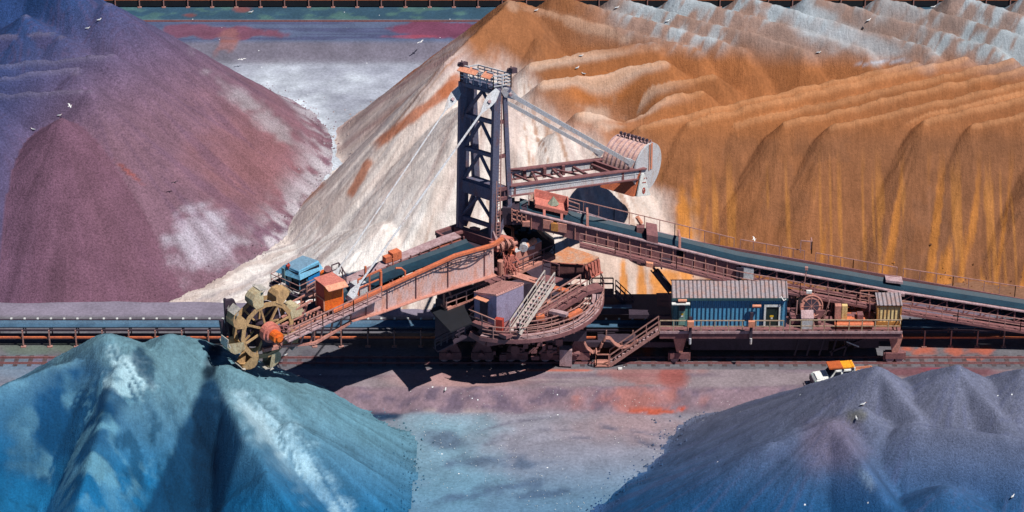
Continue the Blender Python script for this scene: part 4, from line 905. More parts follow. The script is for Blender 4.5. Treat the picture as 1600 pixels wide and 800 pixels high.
# stair to the slew deck
def stairs(parent, a, b, wdt, side, mat_s, mat_r, name='stair', rail_h=1.0, n=None):
    side = Vector(side).normalized()*wdt; m = MB()
    for s_ in (0, 1): m.beam(a+side*s_, b+side*s_, .1, .26)
    o = m.build(name, mat_s, parent); n = n or max(5, int(abs(b.z-a.z)/.24)); m = MB(); hd = (b-a); hd.z = 0; hd.normalize()
    for i in range(n): q = a.lerp(b, (i+.5)/n); m.box(q+side*.5, side*.5, hd*.13, Z3*.02)
    m.build('tread', M_mauve, o); m = MB()
    for s_ in (0, 1):
        m.beam(a+side*s_+Z3*rail_h, b+side*s_+Z3*rail_h, .08, .08); m.beam(a+side*s_+Z3*rail_h*.5, b+side*s_+Z3*rail_h*.5, .05, .05)
        for i in range(5): q = a.lerp(b, i/4)+side*s_; m.beam(q, q+Z3*rail_h, .06, .06, up=(0, 1, 0))
    m.build('handrail', mat_r, o); return o
s0 = atz(797, 519, hz); stairs(rec, s0, s0+Vector((2.75, 2.5, 3.2)), .85, (.8, -.35, 0), M_railp, M_railp)
m = MB(); q = s0+Vector((3.1, 2.9, 3.15)); m.box(q, (.7, -.3, 0), (.4, .4, 0), Z3*.06); m.rail([q+Vector((-.5, 1.4, 0)), q+Vector((.8, .6, 0))], 1.0, .8, .04); m.build('stair_landing', M_brown, rec)
# ring walkway
def ringpt(r, deg, z): t = math.radians(deg); return Vector((pcx+r*math.cos(t), pcy+r*math.sin(t), z))
def arc(r, a0, a1, z, n): return [ringpt(r, a0+(a1-a0)*i/n, z) for i in range(n+1)]
m = MB(); r0, r1 = 6.35, 7.3; A0, A1 = 14, -112; n = 48
for i in range(n):
    p = [ringpt(r, A0+(A1-A0)*(i+k)/n, z) for z in (4.75, 4.8) for r, k in ((r0, 0), (r1, 0), (r1, 1), (r0, 1))]
    m.add(p, [(0, 1, 2, 3), (4, 5, 6, 7), (0, 1, 5, 4), (1, 2, 6, 5), (2, 3, 7, 6), (3, 0, 4, 7)])
rw = m.build('ring_walkway', M_mauve, rec)
m = MB()
for r in (r0, r1):
    P = arc(r, A0, A1, 4.66, n)
    for a, b in zip(P[:-1], P[1:]): m.beam(a, b, .06, .34)
for i in range(0, n, 3): m.beam(ringpt(3.8, A0+(A1-A0)*i/n, 4.3), ringpt(r1, A0+(A1-A0)*i/n, 4.5), .12, .22)
m.build('fascia', M_brown, rw)
for r, c0, c1 in ((r1, A0, -110), (r0, A0, -80)):
    m = MB()
    k = int(abs(c0-c1)/3.5); P = arc(r, c0, c1, 4.8, k)
    for h in (.4, .75, 1.1):
        for a, b in zip(P[:-1], P[1:]): m.beam(a+Z3*h, b+Z3*h, .05 if h < 1 else .07, .05 if h < 1 else .07)
    for i in range(0, k+1, 3): m.beam(P[i], P[i]+Z3*1.1, .07, .07, up=(1, 0, 0))
    m.build('handrail', M_rail, rw)
# upper radial walkway from the stair down to the ring (brown, railed)
a, b = atz(835, 502, 5.2), atz(912, 455, 6.4)
m = MB(); m.beam(a, b, 1.0, .4); m.beam(b, atz(938, 448, 6.4), 1.0, .3); rk = m.build('radial_walkway', M_brown, rec)
m = MB(); o_ = Vector((.25, -.45, .2)); m.rail([a+o_, b+o_], 1.05, 1.1, .045, 1); m.rail([a-o_+Z3*.4, b-o_+Z3*.4], 1.05, 1.1, .045, 1); m.build('handrail', M_rail, rk)
m = MB()
for i in range(9):
    q = atz(random.uniform(850, 900), random.uniform(455, 500), random.uniform(4.2, 5.0)); m.beam(q, q+Vector((random.uniform(-1.5, 1.5), random.uniform(-.4, .6), random.uniform(-.5, .8))), .1, .12)
m.beam(atz(868, 478, 5), atz(884, 492, 5), .18, .18); m.box(atz(845, 470, 5.6), (.5, 0, 0), (0, .3, 0), Z3*.35); m.rail([atz(868, 500, 4.4), atz(892, 500, 4.4), atz(892, 486, 5.0)], .9, .7, .04, 1); m.build('inner_frame', M_salmon, rec)
for i in range(16):
    m = MB(); q = atz(random.uniform(812, 905), random.uniform(448, 505), random.uniform(4.6, 6.2)); a_ = random.choice([va, Vector((.9, -.43, 0)), Vector((1, .1, 0))]); l_ = random.uniform(.5, 1.8)
    m.box(q, a_*l_*.5, Vector((-a_.y, a_.x, 0))*random.uniform(.08, .3), Z3*random.uniform(.05, .2)); m.build('deck_plate', random.choice([M_salmon, M_orange, M_mauve, M_brown]), rec)
m = MB(); a, b = atz(760, 535, 3.9), atz(905, 512, 4.0); m.beam(a, b, .5, .5); m.beam(atz(735, 520, 4.4), a, .4, .5); m.build('outer_beam', M_brown, rec)
# left side walkway below the boom
a, b = atz(694, 480, 6.6), atz(756, 456, 6.6); m = MB(); m.beam(a, b, .9, .2); m.tube([a+Z3*.2, a+Z3*1.2, a+Vector((.4, .2, 1.3)), a+Vector((.6, .3, .7))], .09, 8); lw_ = m.build('lower_walkway', M_salmon, rec)
m = MB(); m.rail([a+Vector((.2, -.4, .1)), b+Vector((.2, -.4, .1))], .95, 1.0, .045, 1); m.build('handrail', M_rail, lw_)
m = MB(); m.beam(a-Z3*.2, atz(740, 508, 4.6), .2, .3); m.box(atz(725, 492, 4.2), (2.3, 0, 0), (0, 1.3, 0), Z3*.8); m.beam(atz(676, 486, 6.0), atz(730, 470, 6), .3, .4); m.box(atz(720, 470, 6.2), d*1.6, u*1.0, Z3*.5); m.build('under_frame', M_dark, rec)
m = MB(); m.rail([atz(680, 545, 3.6), atz(745, 512, 4.4)], .9, .6, .05, 2); m.beam(atz(680, 546, 3.4), atz(745, 513, 4.3), .9, .12); m.build('access_ladder', M_dark, rec)
m = MB(); m.poly([atz(672, 484, 6.5), atz(704, 518, 6.5), atz(738, 504, 6.5), atz(722, 472, 6.5)], -Z3*.12); m.build('shadow_deck', M_black, rec)  # added plate that widens the ground shadow; black stands for the shade here
# portal, legs, bogies
m = MB(); m.abox(-6.2, 6.0, -3.9, -2.5, 2.3, 3.3); m.abox(-6.2, 6.0, 2.5, 3.9, 2.3, 3.3)
for x in (-5.4, 0, 5.0): m.abox(x-.5, x+.5, -2.5, 2.5, 2.4, 3.25)
m.build('portal_frame', M_dark, rec)
for ysd in (-3.2, 3.2):
    for x in (-5, -2.4, .4, 3.2, 5.4):
        m = MB(); m.poly([(x-.85, ysd-.22, 1.0), (x+.85, ysd-.22, 1.0), (x+.3, ysd-.22, 2.2), (x-.3, ysd-.22, 2.2)], (0, .44, 0)); m.abox(x-.9, x+.9, ysd-.3, ysd-.1, .35, 1.0); m.tube([(x-.1, ysd-.7, 1.0), (x-.1, ysd-.3, 1.0)], .22, 10)
        bg_ = m.build('bogie', M_brown, rec)
        for q in (-.5, .5): m = MB(); m.tube([(x+q, ysd-.18, .46), (x+q, ysd+.18, .46)], .36, 16); m.build('wheel', M_mauve, bg_)
m = MB(); m.box(atz(884, 556, .9), (.5, -.05, 0), (0, .4, 0), Z3*.75); m.box(atz(890, 566, .2), (.15, 0, 0), (0, .3, 0), Z3*.3); m.build('ballast_block', M_mauve, rec)
m = MS()
for i in range(30):
    x = random.uniform(-1.5, 4.6); m.box((x, random.uniform(-3.9, -3.4), random.uniform(.6, 2.4)), (random.uniform(.1, .35), 0, 0), (0, .15, 0), Z3*random.uniform(.08, .3))
for i in range(8): x = random.uniform(0, 5); m.tube([(x, -3.9, 1.2), (x+.5, -3.9, 1.4+random.uniform(-.6, .6))], .1, 6)
m.build_all('drive_gear', M_brown, rec)
m = MB(); m.abox(5.6, 13.2, -3.1, -2.7, 1.3, 1.75); m.abox(5.6, 13.2, 2.7, 3.1, 1.3, 1.75); m.abox(7, 12.5, -2.6, 2.6, 1.0, 1.15); m.build('coupling_beam', M_dark, rec)
m = MB(); a = aty(1013, 408, -.4); b = aty(1052, 458, -.4); c2 = a.lerp(b, .3)
m.tube([a, b], .1, 8); m.tube([c2, a.lerp(b, .9)], .28, 10); m.tube([a.lerp(b, .25)+Vector((-.3, 0, -.1)), b+Vector((-.3, 0, -.1))], .06, 6); m.build('luffing_cylinder', M_dark, rec)
# festoon hoses
for k in range(3):
    m = MB(); P = []
    for (x, y) in ((902, 527), (911, 530), (917, 542), (926, 549), (936, 546), (941, 534), (947, 526), (953, 527), (960, 535), (970, 541), (984, 540), (996, 531)): P.append(aty(x, y+k*1.5, -3.3-.14*k))
    Q = []
    for a, b in zip(P[:-1], P[1:]): Q += [a, a.lerp(b, .5)]
    Q.append(P[-1]); m.tube(Q, .085, 6); m.build('festoon_hose', M_cable, rec)
# ================================================================ tripper with the inclined conveyor
tri_ = empty('tripper_conveyor', (20, 0, 0), 'long inclined belt conveyor rising left over the reclaimer, carrying the blue corrugated house', 'conveyor')
CX = [(802, 326), (821, 331), (1056, 387), (1154, 411), (1340, 444), (1400, 455), (1600, 486), (1900, 532)]
NP_ = [aty(x, y, -.95) for x, y in CX]
def cz(X):
    for a, b in zip(NP_[:-1], NP_[1:]):
        if X <= b.x or b is NP_[-1]: return a.z+(b.z-a.z)*(X-a.x)/(b.x-a.x)
def xat(px): return aty(px, 420, -.95).x
def cp(px, y, dz=0.0): X = xat(px); return Vector((X, y, cz(X)+dz))
pts = [812, 880, 960, 1056, 1154, 1250, 1340, 1400, 1500, 1600, 1750]
m = MB()
for a, b in zip(pts[:-1], pts[1:]): m.beam(cp(a, -.95), cp(b, -.95), .38, .1); m.beam(cp(a, .95), cp(b, .95), .38, .1)
m.build('girder_flange', M_mauve, tri_)
def side_panel(mb, y, p0, p1, z0, z1, th):
    a, b = cp(p0, y), cp(p1, y); mb.poly([a+Z3*z0, b+Z3*z0, b+Z3*z1, a+Z3*z1], (0, th, 0))
m = MB()
for p0, p1, z0, z1 in ((821, 880, -1.35, -.08), (880, 960, -1.45, -.08), (960, 1056, -1.5, -.08), (1056, 1070, -1.5, -.9), (1070, 1154, -1.5, -.08)): side_panel(m, -.95, p0, p1, z0, z1, .12)
pan = m.build('side_panel', M_brown, tri_)
m = MB(); side_panel(m, .9, 821, 1056, -1.3, -.05, .1); side_panel(m, .9, 1056, 1750, -.8, -.05, .1); m.build('side_panel', M_brown, tri_)
m = MB()
for p in list(range(830, 1150, 17)): a = cp(p, -1.0); m.beam(a-Z3*1.4, a-Z3*.1, .07, .1, up=(0, 1, 0))
m.build('panel_rib', M_salmon, pan)
m = MB()
for p0, p1 in ((1154, 1250), (1250, 1340), (1340, 1400), (1400, 1500), (1500, 1600), (1600, 1750)):
    for y in (-.95, .95): m.beam(cp(p0, y, -1.2), cp(p1, y, -1.2), .2, .24)
for i, p in enumerate(range(1160, 1750, 27)):
    for y in (-.95, .95): m.beam(cp(p, y, -1.2), cp(p, y), .12, .12, up=(0, 1, 0)); m.beam(cp(p, y, -1.2), cp(p+27, y, -.1), .07, .07)
m.build('lower_truss', M_brown, tri_)
trough([cp(p, 0, -.12) for p in pts[:]], 1.75, M_belt, tri_, lift=.24)
trough([cp(p, 0, -.85) for p in pts[3:]], 1.5, M_beltb, tri_, 'return_belt', lift=.02)
m = MS()
for p in range(830, 1740, 19): a = cp(p, 0, -.25); m.beam(a-Vector((0, .9, 0)), a+Vector((0, .9, 0)), .12, .12)
m.build_all('idler', M_dark, tri_)
# side walkways
m = MB(); wy = -1.75
for p0, p1 in zip((905, 960, 1056, 1154, 1250, 1340, 1400, 1500, 1600), (960, 1056, 1154, 1250, 1340, 1400, 1500, 1600, 1750)):
    m.beam(cp(p0, -1.4, -1.5), cp(p1, -1.4, -1.5), .7, .08); m.beam(cp(p0, -1.76, -1.55), cp(p1, -1.76, -1.55), .06, .2)
    m.beam(cp(p0, 1.5, -.5), cp(p1, 1.5, -.5), .8, .08)
cw = m.build('side_walkway', M_brown, tri_)
m = MB()
seg = [(905, 960), (960, 1056), (1056, 1154), (1154, 1250), (1250, 1340), (1340, 1400), (1400, 1500), (1500, 1600), (1600, 1750)]
for p0, p1 in seg: m.rail([cp(p0, -1.76, -1.45), cp(p1, -1.76, -1.45)], 1.1, 1.2, .03, 1)
m.build('handrail', M_rail, cw)
m = MB()
for p0, p1 in [(888, 960), (960, 1056), (1056, 1150), (1160, 1222), (1226, 1262), (1280, 1340), (1340, 1410), (1420, 1500), (1500, 1600), (1600, 1750)]: m.rail([cp(p0, 1.85, -.3), cp(p1, 1.85, -.3)], 1.05, 1.25, .03, 0)
m.build('handrail', M_rail, cw)
m = MB(); q = cp(1255, 1.7, .6); m.rail([q, q+Vector((.9, 0, -.1)), q+Vector((.9, .7, -.1))], 1.1, .9, .04, 0); m.build('rail_gate', M_rail, cw)
for p in (917, 1061): m = MB(); a = cp(p, -.95); m.beam(a, cp(p, -.7, .9), .2, .2, up=(0, 1, 0)); m.beam(cp(p, -.7, .9), cp(p, .9, .7), .16, .16); m.beam(cp(p, .9, .7), cp(p, .95), .16, .16, up=(0, 1, 0)); m.build('belt_gantry', M_salmon, tri_)
m = MB(); a = cp(917, -.2, .8); m.beam(a, cp(880, .8, .3), .1, .1); m.beam(a, cp(950, .9, .1), .1, .1); m.build('gantry_brace', M_mauve, tri_)
m = MB(); a = cp(1018, 0, .15); m.box(a, (.45, 0, -.1), (0, 1.1, 0), Z3*.5); m.box(a-Z3*.1+Vector((-.9, .6, .3)), (.3, 0, 0), (0, .3, 0), Z3*.3); m.build('belt_scraper_box', M_brown, tri_)
m = MB(); a = cp(1002, .9, .5); m.tube([a, a+Vector((-.35, 0, .6))], .18, 8); m.build('lamp', M_peach, tri_)
m = MB(); a = cp(1168, -.95, -.75); m.box(a, (.5, 0, -.1), (0, .12, 0), Z3*.55); m.build('cover_plate', M_pale, tri_)
m = MB(); a = cp(1156, -1.0, -.8); m.box(a, (.3, 0, 0), (0, .2, 0), Z3*.5); m.build('take_up_box', M_dark, tri_)
for p, r_ in ((866, M_yframe), (1014, M_peach)): m = MB(); a = cp(p, -1.15 if p < 900 else -1.9, -.6 if p < 900 else -1.6); m.box(a, (.28, 0, -.05), (0, .15, 0), Z3*(.34 if p < 900 else .18)); m.build('junction_box', r_, tri_)
for p in (856, 877, 1040): m = MB(); a = cp(p, -1.1, -.55 if p < 900 else -1.5); m.box(a, (.4, 0, -.08), (0, .12, 0), Z3*.38); m.build('equipment_box', M_salmon if p < 900 else M_dark, tri_)
# head end
m = MB(); a = cp(812, 0, -.7); m.box(a, (.6, 0, 0), (0, 1.0, 0), Z3*.55); m.box(a+Vector((-.9, .1, .1)), (.5, 0, 0), (0, .95, 0), Z3*.75); hd_ = m.build('head_box', M_dark, tri_)
m = MB()
for z in (-.1, -.45, -.9): m.beam(cp(800, -1.05, z), cp(822, -1.05, z), .1, .1)
for p in (800, 808, 815, 822): m.beam(cp(p, -1.05, -1.1), cp(p, -1.05, 0), .1, .1, up=(0, 1, 0))
m.box(cp(822, -1.1, -.95), (.3, 0, 0), (0, .15, 0), Z3*.2); m.build('head_frame', M_salmon, tri_)
m = MB(); a, b = cp(836, .4, .45), cp(886, .4, .45); s_ = Vector((0, 1.2, 0))
m.poly([a-s_*.5, b-s_*.5, b-s_*.5+Z3*.12, a-s_*.5+Z3*.12], s_); m.poly([a+s_*.5, b+s_*.5, b+s_*.6+Z3*.75, a+s_*.6+Z3*.75], (0, .08, 0)); m.poly([a-s_*.5, a+s_*.5, a+s_*.6+Z3*.7, a-s_*.6+Z3*.55], (-.08, 0, 0)); m.poly([b-s_*.5, b+s_*.5, b+s_*.6+Z3*.8, b-s_*.6+Z3*.6], (.08, 0, 0)); m.beam(a-s_*.52-Z3*.05, b-s_*.52-Z3*.05, .1, .3)
for p in (850, 877): m.beam(cp(p, -.85), cp(p, -.6, .45), .2, .2, up=(0, 1, 0))
hp_ = m.build('hopper_tray', M_salroof, tri_)
m = MB(); q = a.lerp(b, .55)+Z3*.4; vs = [q+Vector((.6*math.cos(t)*random.uniform(.8, 1.1), .4*math.sin(t), -.25)) for t in np.arange(0, 6.2, .9)]; k = len(vs)
m.add(vs+[q+Vector((.05, .1, .42))], [(i, (i+1) % k, k) for i in range(k)]+[tuple(range(k))]); m.build('ore_lump', M_rock, hp_)
m = MB(); m.rail([cp(826, -.2, .3), cp(834, .4, .3)], .9, .6, .04); m.rail([cp(886, .9, .2), cp(905, .9, .1)], .8, .8, .04); m.build('head_handrail', M_rail, tri_)
m = MB(); m.poly([cp(965, -.8, -1.5), cp(1035, -.8, -1.5), cp(1040, -.8, -2.1), cp(1000, -.8, -2.5), cp(985, -.8, -2.3)], (0, 1.4, 0)); m.build('belly_housing', M_brown, tri_)
m = MS()
for p in (990, 1003, 1018, 1030): m.beam(cp(p, -.86, -1.6), cp(p+4, -.86, -2.3), .12, .06, up=(0, 1, 0))
m.build_all('housing_rib', M_dark, tri_)
m = MB(); m.poly([cp(1066, .7, -1.3), cp(1160, .7, -1.3), cp(1160, .7, -2.1), cp(1130, .7, -2.1)], (0, -1.3, 0)); m.build('lower_chute', M_tower, tri_)
m = MB(); m.beam(cp(1255, -1.9, -1.3), cp(1258, -1.9, 1.0), .07, .07, up=(0, 1, 0)); m.box(cp(1258, -1.9, 1.1), (.12, 0, 0), (0, .12, 0), Z3*.12); m.build('lamp_post', M_rail, tri_)
m = MB(); m.box(cp(1264, -1.95, -.95), (.22, 0, 0), (0, .1, 0), Z3*.12); m.build('floodlight', M_white, tri_)
m = MS(); m.box(cp(1402, .6, .25), (.7, 0, -.1), (0, .5, 0), Z3*.1); m.box(cp(1402, -1, -.1), (.7, 0, -.1), (0, .3, 0), Z3*.12); m.build_all('belt_cover', M_mauve, tri_)
# ---- deck of the tripper car
DZ = 3.2; DX0, DX1 = aty(1031, 517, -4.0).x, aty(1410, 517, -4.0).x
m = MB(); m.abox(DX0, DX1, -4.0, 2.6, DZ-.12, DZ); m.abox(DX0, DX1, -3.95, -3.7, DZ-.62, DZ-.125); m.abox(DX0, DX1, 2.2, 2.5, DZ-.62, DZ-.125)
for i in range(9): x = DX0+.5+i*(DX1-DX0-1)/8; m.abox(x-.12, x+.12, -3.69, 2.19, DZ-.6, DZ-.13)
deck = m.build('deck', M_brown, tri_)
m = MB(); m.abox(DX0, DX1, -4.06, -4.01, DZ-.1, DZ+.12); m.build('kick_plate', M_mauve, deck)
m = MB()
def dx(px): return aty(px, 515, -4.0).x
m.rail([(dx(1031), -3.96, DZ), (dx(1224), -3.96, DZ)], 1.05, 1.08, .035, 1); m.rail([(dx(1234), -3.96, DZ), (dx(1306), -3.96, DZ), (dx(1408), -3.96, DZ)], 1.1, 1.05, .04, 1)
m.rail([(dx(1408), -3.96, DZ), (dx(1408), -1.5, DZ)], 1.1, 1.2, .04, 1); m.build('handrail', paint('pale_olive_handrail', (176, 160, 136), (150, 110, 96), scale=3), deck)
m = MS()
for i in range(60):
    x = random.uniform(dx(1235), dx(1370)); m.box((x, random.uniform(-3, 2), DZ+random.uniform(.1, .8)), (random.uniform(.1, .4), 0, 0), (0, random.uniform(.1, .4), 0), Z3*random.uniform(.1, .35))
for i in range(18):
    x = random.uniform(dx(1235), dx(1365)); y = random.uniform(-2.8, 1.5); z = random.uniform(.9, 2.0); m.beam((x, y, DZ), (x, y, DZ+z), .12, .12, up=(0, 1, 0)); m.beam((x, y, DZ+z), (x+random.uniform(-1, 1), y, DZ+z), .1, .1)
m.build_all('machinery', M_brown, deck)
m = MB(); m.tube([(dx(1305), -3.4, DZ+.35), (dx(1366), -3.4, DZ+.35)], .22, 10); m.abox(dx(1310), dx(1370), -3.0, -.6, DZ, DZ+.5); m.build('pipe', M_orange, deck)
# electrical house
WY = -3.1; wx0, wx1 = aty(1051, 508, WY).x, aty(1228, 508, WY).x; ze = DZ+aty(1100, 462, WY).z-aty(1100, 509, WY).z
split = wx0+1.42
m = MB(); m.add([(split, WY, DZ), (wx1, WY, DZ), (wx1, WY+2.7, DZ), (split, WY+2.7, DZ), (split, WY, ze), (wx1, WY, ze), (wx1, WY+2.7, ze), (split, WY+2.7, ze), (split, WY+1.35, ze+.62), (wx1, WY+1.35, ze+.62)],
                [(0, 1, 5, 4), (2, 3, 7, 6), (1, 2, 6, 9, 5), (0, 4, 8, 7, 3), (0, 3, 2, 1)])
house = m.build('electrical_house', M_hwall, tri_)
m = MB(); m.add([(wx0, WY+.02, DZ), (split, WY+.02, DZ), (split, WY+2.7, DZ), (wx0, WY+2.7, DZ), (wx0, WY+.02, ze), (split, WY+.02, ze), (split, WY+2.7, ze), (wx0, WY+2.7, ze), (wx0, WY+1.35, ze+.6)],
                [(0, 1, 5, 4), (0, 4, 8, 7, 3), (2, 3, 7, 6)]); m.build('end_wall', M_hgreen, house)
m = MB(); e0, e1_ = wx0-.12, wx1+.05
rb = [(e0, WY-.22, ze-.06), (e1_, WY-.22, ze-.06), (e1_+.0, WY+1.35, ze+.68), (e0+.0, WY+1.35, ze+.68)]
m.poly(rb, (0, 0, .06)); m.poly([(e0, WY+2.9, ze-.06), (e1_, WY+2.9, ze-.06), (e1_, WY+1.36, ze+.68), (e0, WY+1.36, ze+.68)], (0, 0, .06)); m.build('roof', M_hroof, house)
m = MB(); m.abox(e0, e1_, WY-.27, WY-.225, ze-.22, ze+.0); m.build('gutter', paint('dark_green_gutter', (46, 84, 92), amt=.2), house)
def on_wall(mb, p0, p1, y0, y1, off, th): mb.abox(aty(p0, 490, WY).x, aty(p1, 490, WY).x, WY-off-th, WY-off, aty(1100, y1, WY).z, aty(1100, y0, WY).z)
m = MB(); on_wall(m, 1060.5, 1070.5, 477, 507.5, .02, .04); dr = m.build('door', M_green, house); m = MB(); on_wall(m, 1061, 1070, 475, 485, .07, .02); m.build('window', M_dark, dr)
m = MB(); on_wall(m, 1064, 1067.5, 489, 492, .07, .01); m.build('warning_sign', M_yellow, dr); m = MB(); on_wall(m, 1064, 1067.5, 492.2, 494.5, .07, .01); m.build('notice', M_white, dr)
m = MB(); on_wall(m, 1197, 1216, 479, 507.5, .02, .04); dr = m.build('door', paint('dark_green_door', (28, 46, 44), amt=.2), house)
m = MB(); on_wall(m, 1203, 1208.5, 492, 495, .065, .01); m.build('warning_sign', M_yellow, dr); m = MB(); on_wall(m, 1204.5, 1207.5, 495.2, 498, .065, .01); m.build('notice', M_white, dr)
m = MB(); on_wall(m, 1193.5, 1196.5, 475, 508, .02, .12); on_wall(m, 1216.5, 1219, 475, 508, .02, .12); on_wall(m, 1196.6, 1216.4, 475, 478.5, .02, .12); m.build('door_frame', M_white, house)
m = MB(); a = aty(1064, 471, WY); m.abox(a.x-.75, a.x+.7, WY-.55, WY-.03, a.z-.04, a.z+.04); m.build('canopy', M_white, house)
for x, y in ((1066, 466.5), (1182, 475)):
    m = MB(); a = aty(x, y, WY); m.tube([(a.x-.35, WY-.35, a.z), (a.x+.35, WY-.35, a.z)], .13, 10); m.beam((a.x, WY-.3, a.z), (a.x, WY, a.z), .06, .06); m.build('lamp', M_peach, house)
for x in (1078.5, 1173.5):
    m = MB(); a = aty(x, 517, -4.15).x; m.abox(a-.12, a+.12, -4.25, -4.08, DZ-.8, DZ+(1.9 if x > 1100 else 1.5)); pp = m.build('post', M_dark, tri_)
    m = MB(); m.abox(a-.26, a+.26, -4.55, -4.26, DZ+.75, DZ+1.25); m.build('control_box', M_peach, pp); m = MB(); m.tube([(a, -4.3, DZ-.9), (a, -4.3, DZ-.4)], .1, 8); m.build('connector', M_pale, pp)
m = MB(); a = aty(1222, 466, WY); m.tube([(a.x-.1, WY-.1, a.z+.2), (a.x+.1, WY-.4, a.z), (a.x+.3, WY-.3, a.z+.1)], .05, 6); m.build('bracket', M_white, house)
# cable reel and its drive
a = aty(1265, 474, -1.6); m = MB(); ax_ = Vector((.12, -1, .18)).normalized(); q = a+ax_*-.9
m.tube([q, a+ax_*.7], .82, 28); reel = m.build('cable_reel', M_reel, tri_)
m = MB(); e_ = a+ax_*.72; s1_ = ax_.cross(Z3).normalized(); s2_ = s1_.cross(ax_)
ring = [e_+s1_*.9*math.cos(t*math.pi/12)+s2_*.9*math.sin(t*math.pi/12) for t in range(25)]; m.tube(ring, .07, 6); m.tube([r-ax_*1.6 for r in ring], .07, 6)
for t in range(0, 24, 3): m.beam(e_, ring[t], .08, .08)
m.build('flange', M_salmon, reel); m = MB(); m.tube([e_-ax_*.02, e_+ax_*.04], .62, 20); m.build('core', M_dark, reel)
m = MB(); b = aty(1260, 510, -3.0); m.box(b+Z3*.4, (.46, 0, 0), (0, .5, 0), Z3*.6); gx = m.build('grey_hood', M_pale, tri_); m = MB(); m.poly([b+Vector((-.5, -.55, 1.0)), b+Vector((.5, -.55, 1.0)), b+Vector((.5, .1, 1.42)), b+Vector((-.5, .1, 1.42))], (0, 0, .05)); m.poly([b+Vector((-.5, .12, 1.42)), b+Vector((.5, .12, 1.42)), b+Vector((.5, .55, 1.1)), b+Vector((-.5, .55, 1.1))], (0, 0, .05)); m.build('hood_top', M_mauve, gx)
m = MS()
for (x0, y0, x1, y1) in ((1243, 505, 1246, 470), (1243, 492, 1252, 492), (1282, 500, 1294, 480), (1286, 505, 1296, 470), (1276, 505, 1290, 490)): m.beam(aty(x0, y0, -2.4), aty(x1, y1, -2.4), .1, .1, up=(0, 1, 0))
m.build_all('reel_frame', M_rail, tri_)
sA = aty(1316, 494, -1.0); sB = aty(1345, 472, -1.0); stairs(tri_, sA, sB, .8, (0, 1, 0), M_rail, M_rail); m = MB(); m.box(sB+Vector((.6, .4, 0)), (.7, 0, 0), (0, .5, 0), Z3*.08); m.rail([sB+Vector((-.1, -.1, .1)), sB+Vector((1.3, -.1, .1))], 1.0, .7, .04); m.build('landing', M_salmon, tri_)
m = MB(); b = aty(1318, 507, -2.6); m.box(b+Z3*.7, (.22, 0, 0), (0, .2, 0), Z3*1.1); m.build('cabinet', M_cream, tri_); m = MB(); b = aty(1308, 505, -2.6); m.box(b+Z3*.9, (.25, 0, 0), (0, .25, 0), Z3*.8); m.build('control_box', M_salmon, tri_)
# yellow cladded cabin
yx0, yx1 = aty(1370.5, 508, -3.1).x, aty(1405.5, 508, -3.1).x; yz = DZ+2.0
m = MB(); m.abox(yx0, yx1, -3.1, -1.7, DZ, yz); yc = m.build('cream_cabin', corrugated('cream_corrugated', (226, 204, 150), (206, 150, 84), axis=0, period=.3), tri_)
m = MB()
for x in (yx0-.03, yx1+.03): m.abox(x-.06, x+.06, -3.17, -3.05, DZ, yz)
m.abox(yx0+.031, yx1-.031, -3.17, -3.105, yz-.14, yz); m.abox(yx0+.031, yx1-.031, -3.17, -3.105, DZ, DZ+.5); m.build('frame', M_yframe, yc)
m = MB(); m.poly([(yx0-.12, -3.25, yz+.02), (yx1+.12, -3.25, yz+.02), (yx1+.12, -1.6, yz+.28), (yx0-.12, -1.6, yz+.28)], (0, 0, .06)); m.build('roof', M_hroof, yc)
# legs, bogies, bracing of the car
for px in (1062, 1398):
    for y in (-3.3, 2.3):
        x = aty(px, 560, -3.3).x
        m = MB(); m.add([(x-.62, y-.25, DZ-.65), (x+.5, y-.25, DZ-.65), (x+.5, y+.25, DZ-.65), (x-.62, y+.25, DZ-.65), (x-.28, y-.2, 1.05), (x+.2, y-.2, 1.05), (x+.2, y+.2, 1.05), (x-.28, y+.2, 1.05)], [(0, 1, 2, 3), (4, 7, 6, 5), (0, 4, 5, 1), (1, 5, 6, 2), (2, 6, 7, 3), (3, 7, 4, 0)]); m.build('leg', M_salmon, tri_)
        m = MB(); m.abox(x-.8, x+.7, y-.3, y+.3, .5, 1.02); m.abox(x-.95, x-.82, y-.2, y+.2, .3, 1.0); m.abox(x+.72, x+.85, y-.2, y+.2, .3, 1.0); b_ = m.build('bogie', M_brown, tri_)
        for q in (-.42, .36): m = MB(); m.tube([(x+q, y-.2, .44), (x+q, y+.2, .44)], .34, 16); m.build('wheel', M_mauve, b_)
m = MB(); xa, xb = dx(1062), dx(1398); m.abox(xa, xb, -3.15, -2.75, 1.9, 2.5); m.abox(xa, xb, 2.0, 2.4, 1.9, 2.5); m.abox(xa+1, xa+12.2, -2.7, 2.2, .8, 1.9); m.abox(dx(1340), xb-1, -2.7, .5, 1.0, 2.3)
for i in range(5): x = dx(1245)+i*1.0; m.beam((x, -3.2, .6), (x+.4, -3.2, 2.4), .12, .12, up=(0, 1, 0))
m.beam((dx(1300), -3.2, .9), (dx(1362), -3.2, 2.3), .12, .16); m.build('under_frame', M_dark, tri_)
m = MB(); b = aty(1323, 534, -3.6); m.beam(b, b+Vector((1.0, 0, -.45)), .1, .06); m.build('ladder_rung', M_white, tri_)
# stair from the ground to the deck, landing
s0 = Vector(aty(953, 566, -4.1)); s0.z = .15; s1 = aty(1030, 503, -4.0); s1.z = DZ; stairs(tri_, s0, s1, .85, (0, 1, 0), M_rail, M_rail)
m = MB(); m.box(s0+Vector((-.6, .4, 0)), (.6, 0, 0), (0, .5, 0), Z3*.06); m.rail([s0+Vector((-.1, -.1, .1)), s0+Vector((-1.1, -.1, .1)), s0+Vector((-1.1, .9, .1))], 1.0, .8, .04, 1); m.build('stair_landing', M_salmon, tri_)
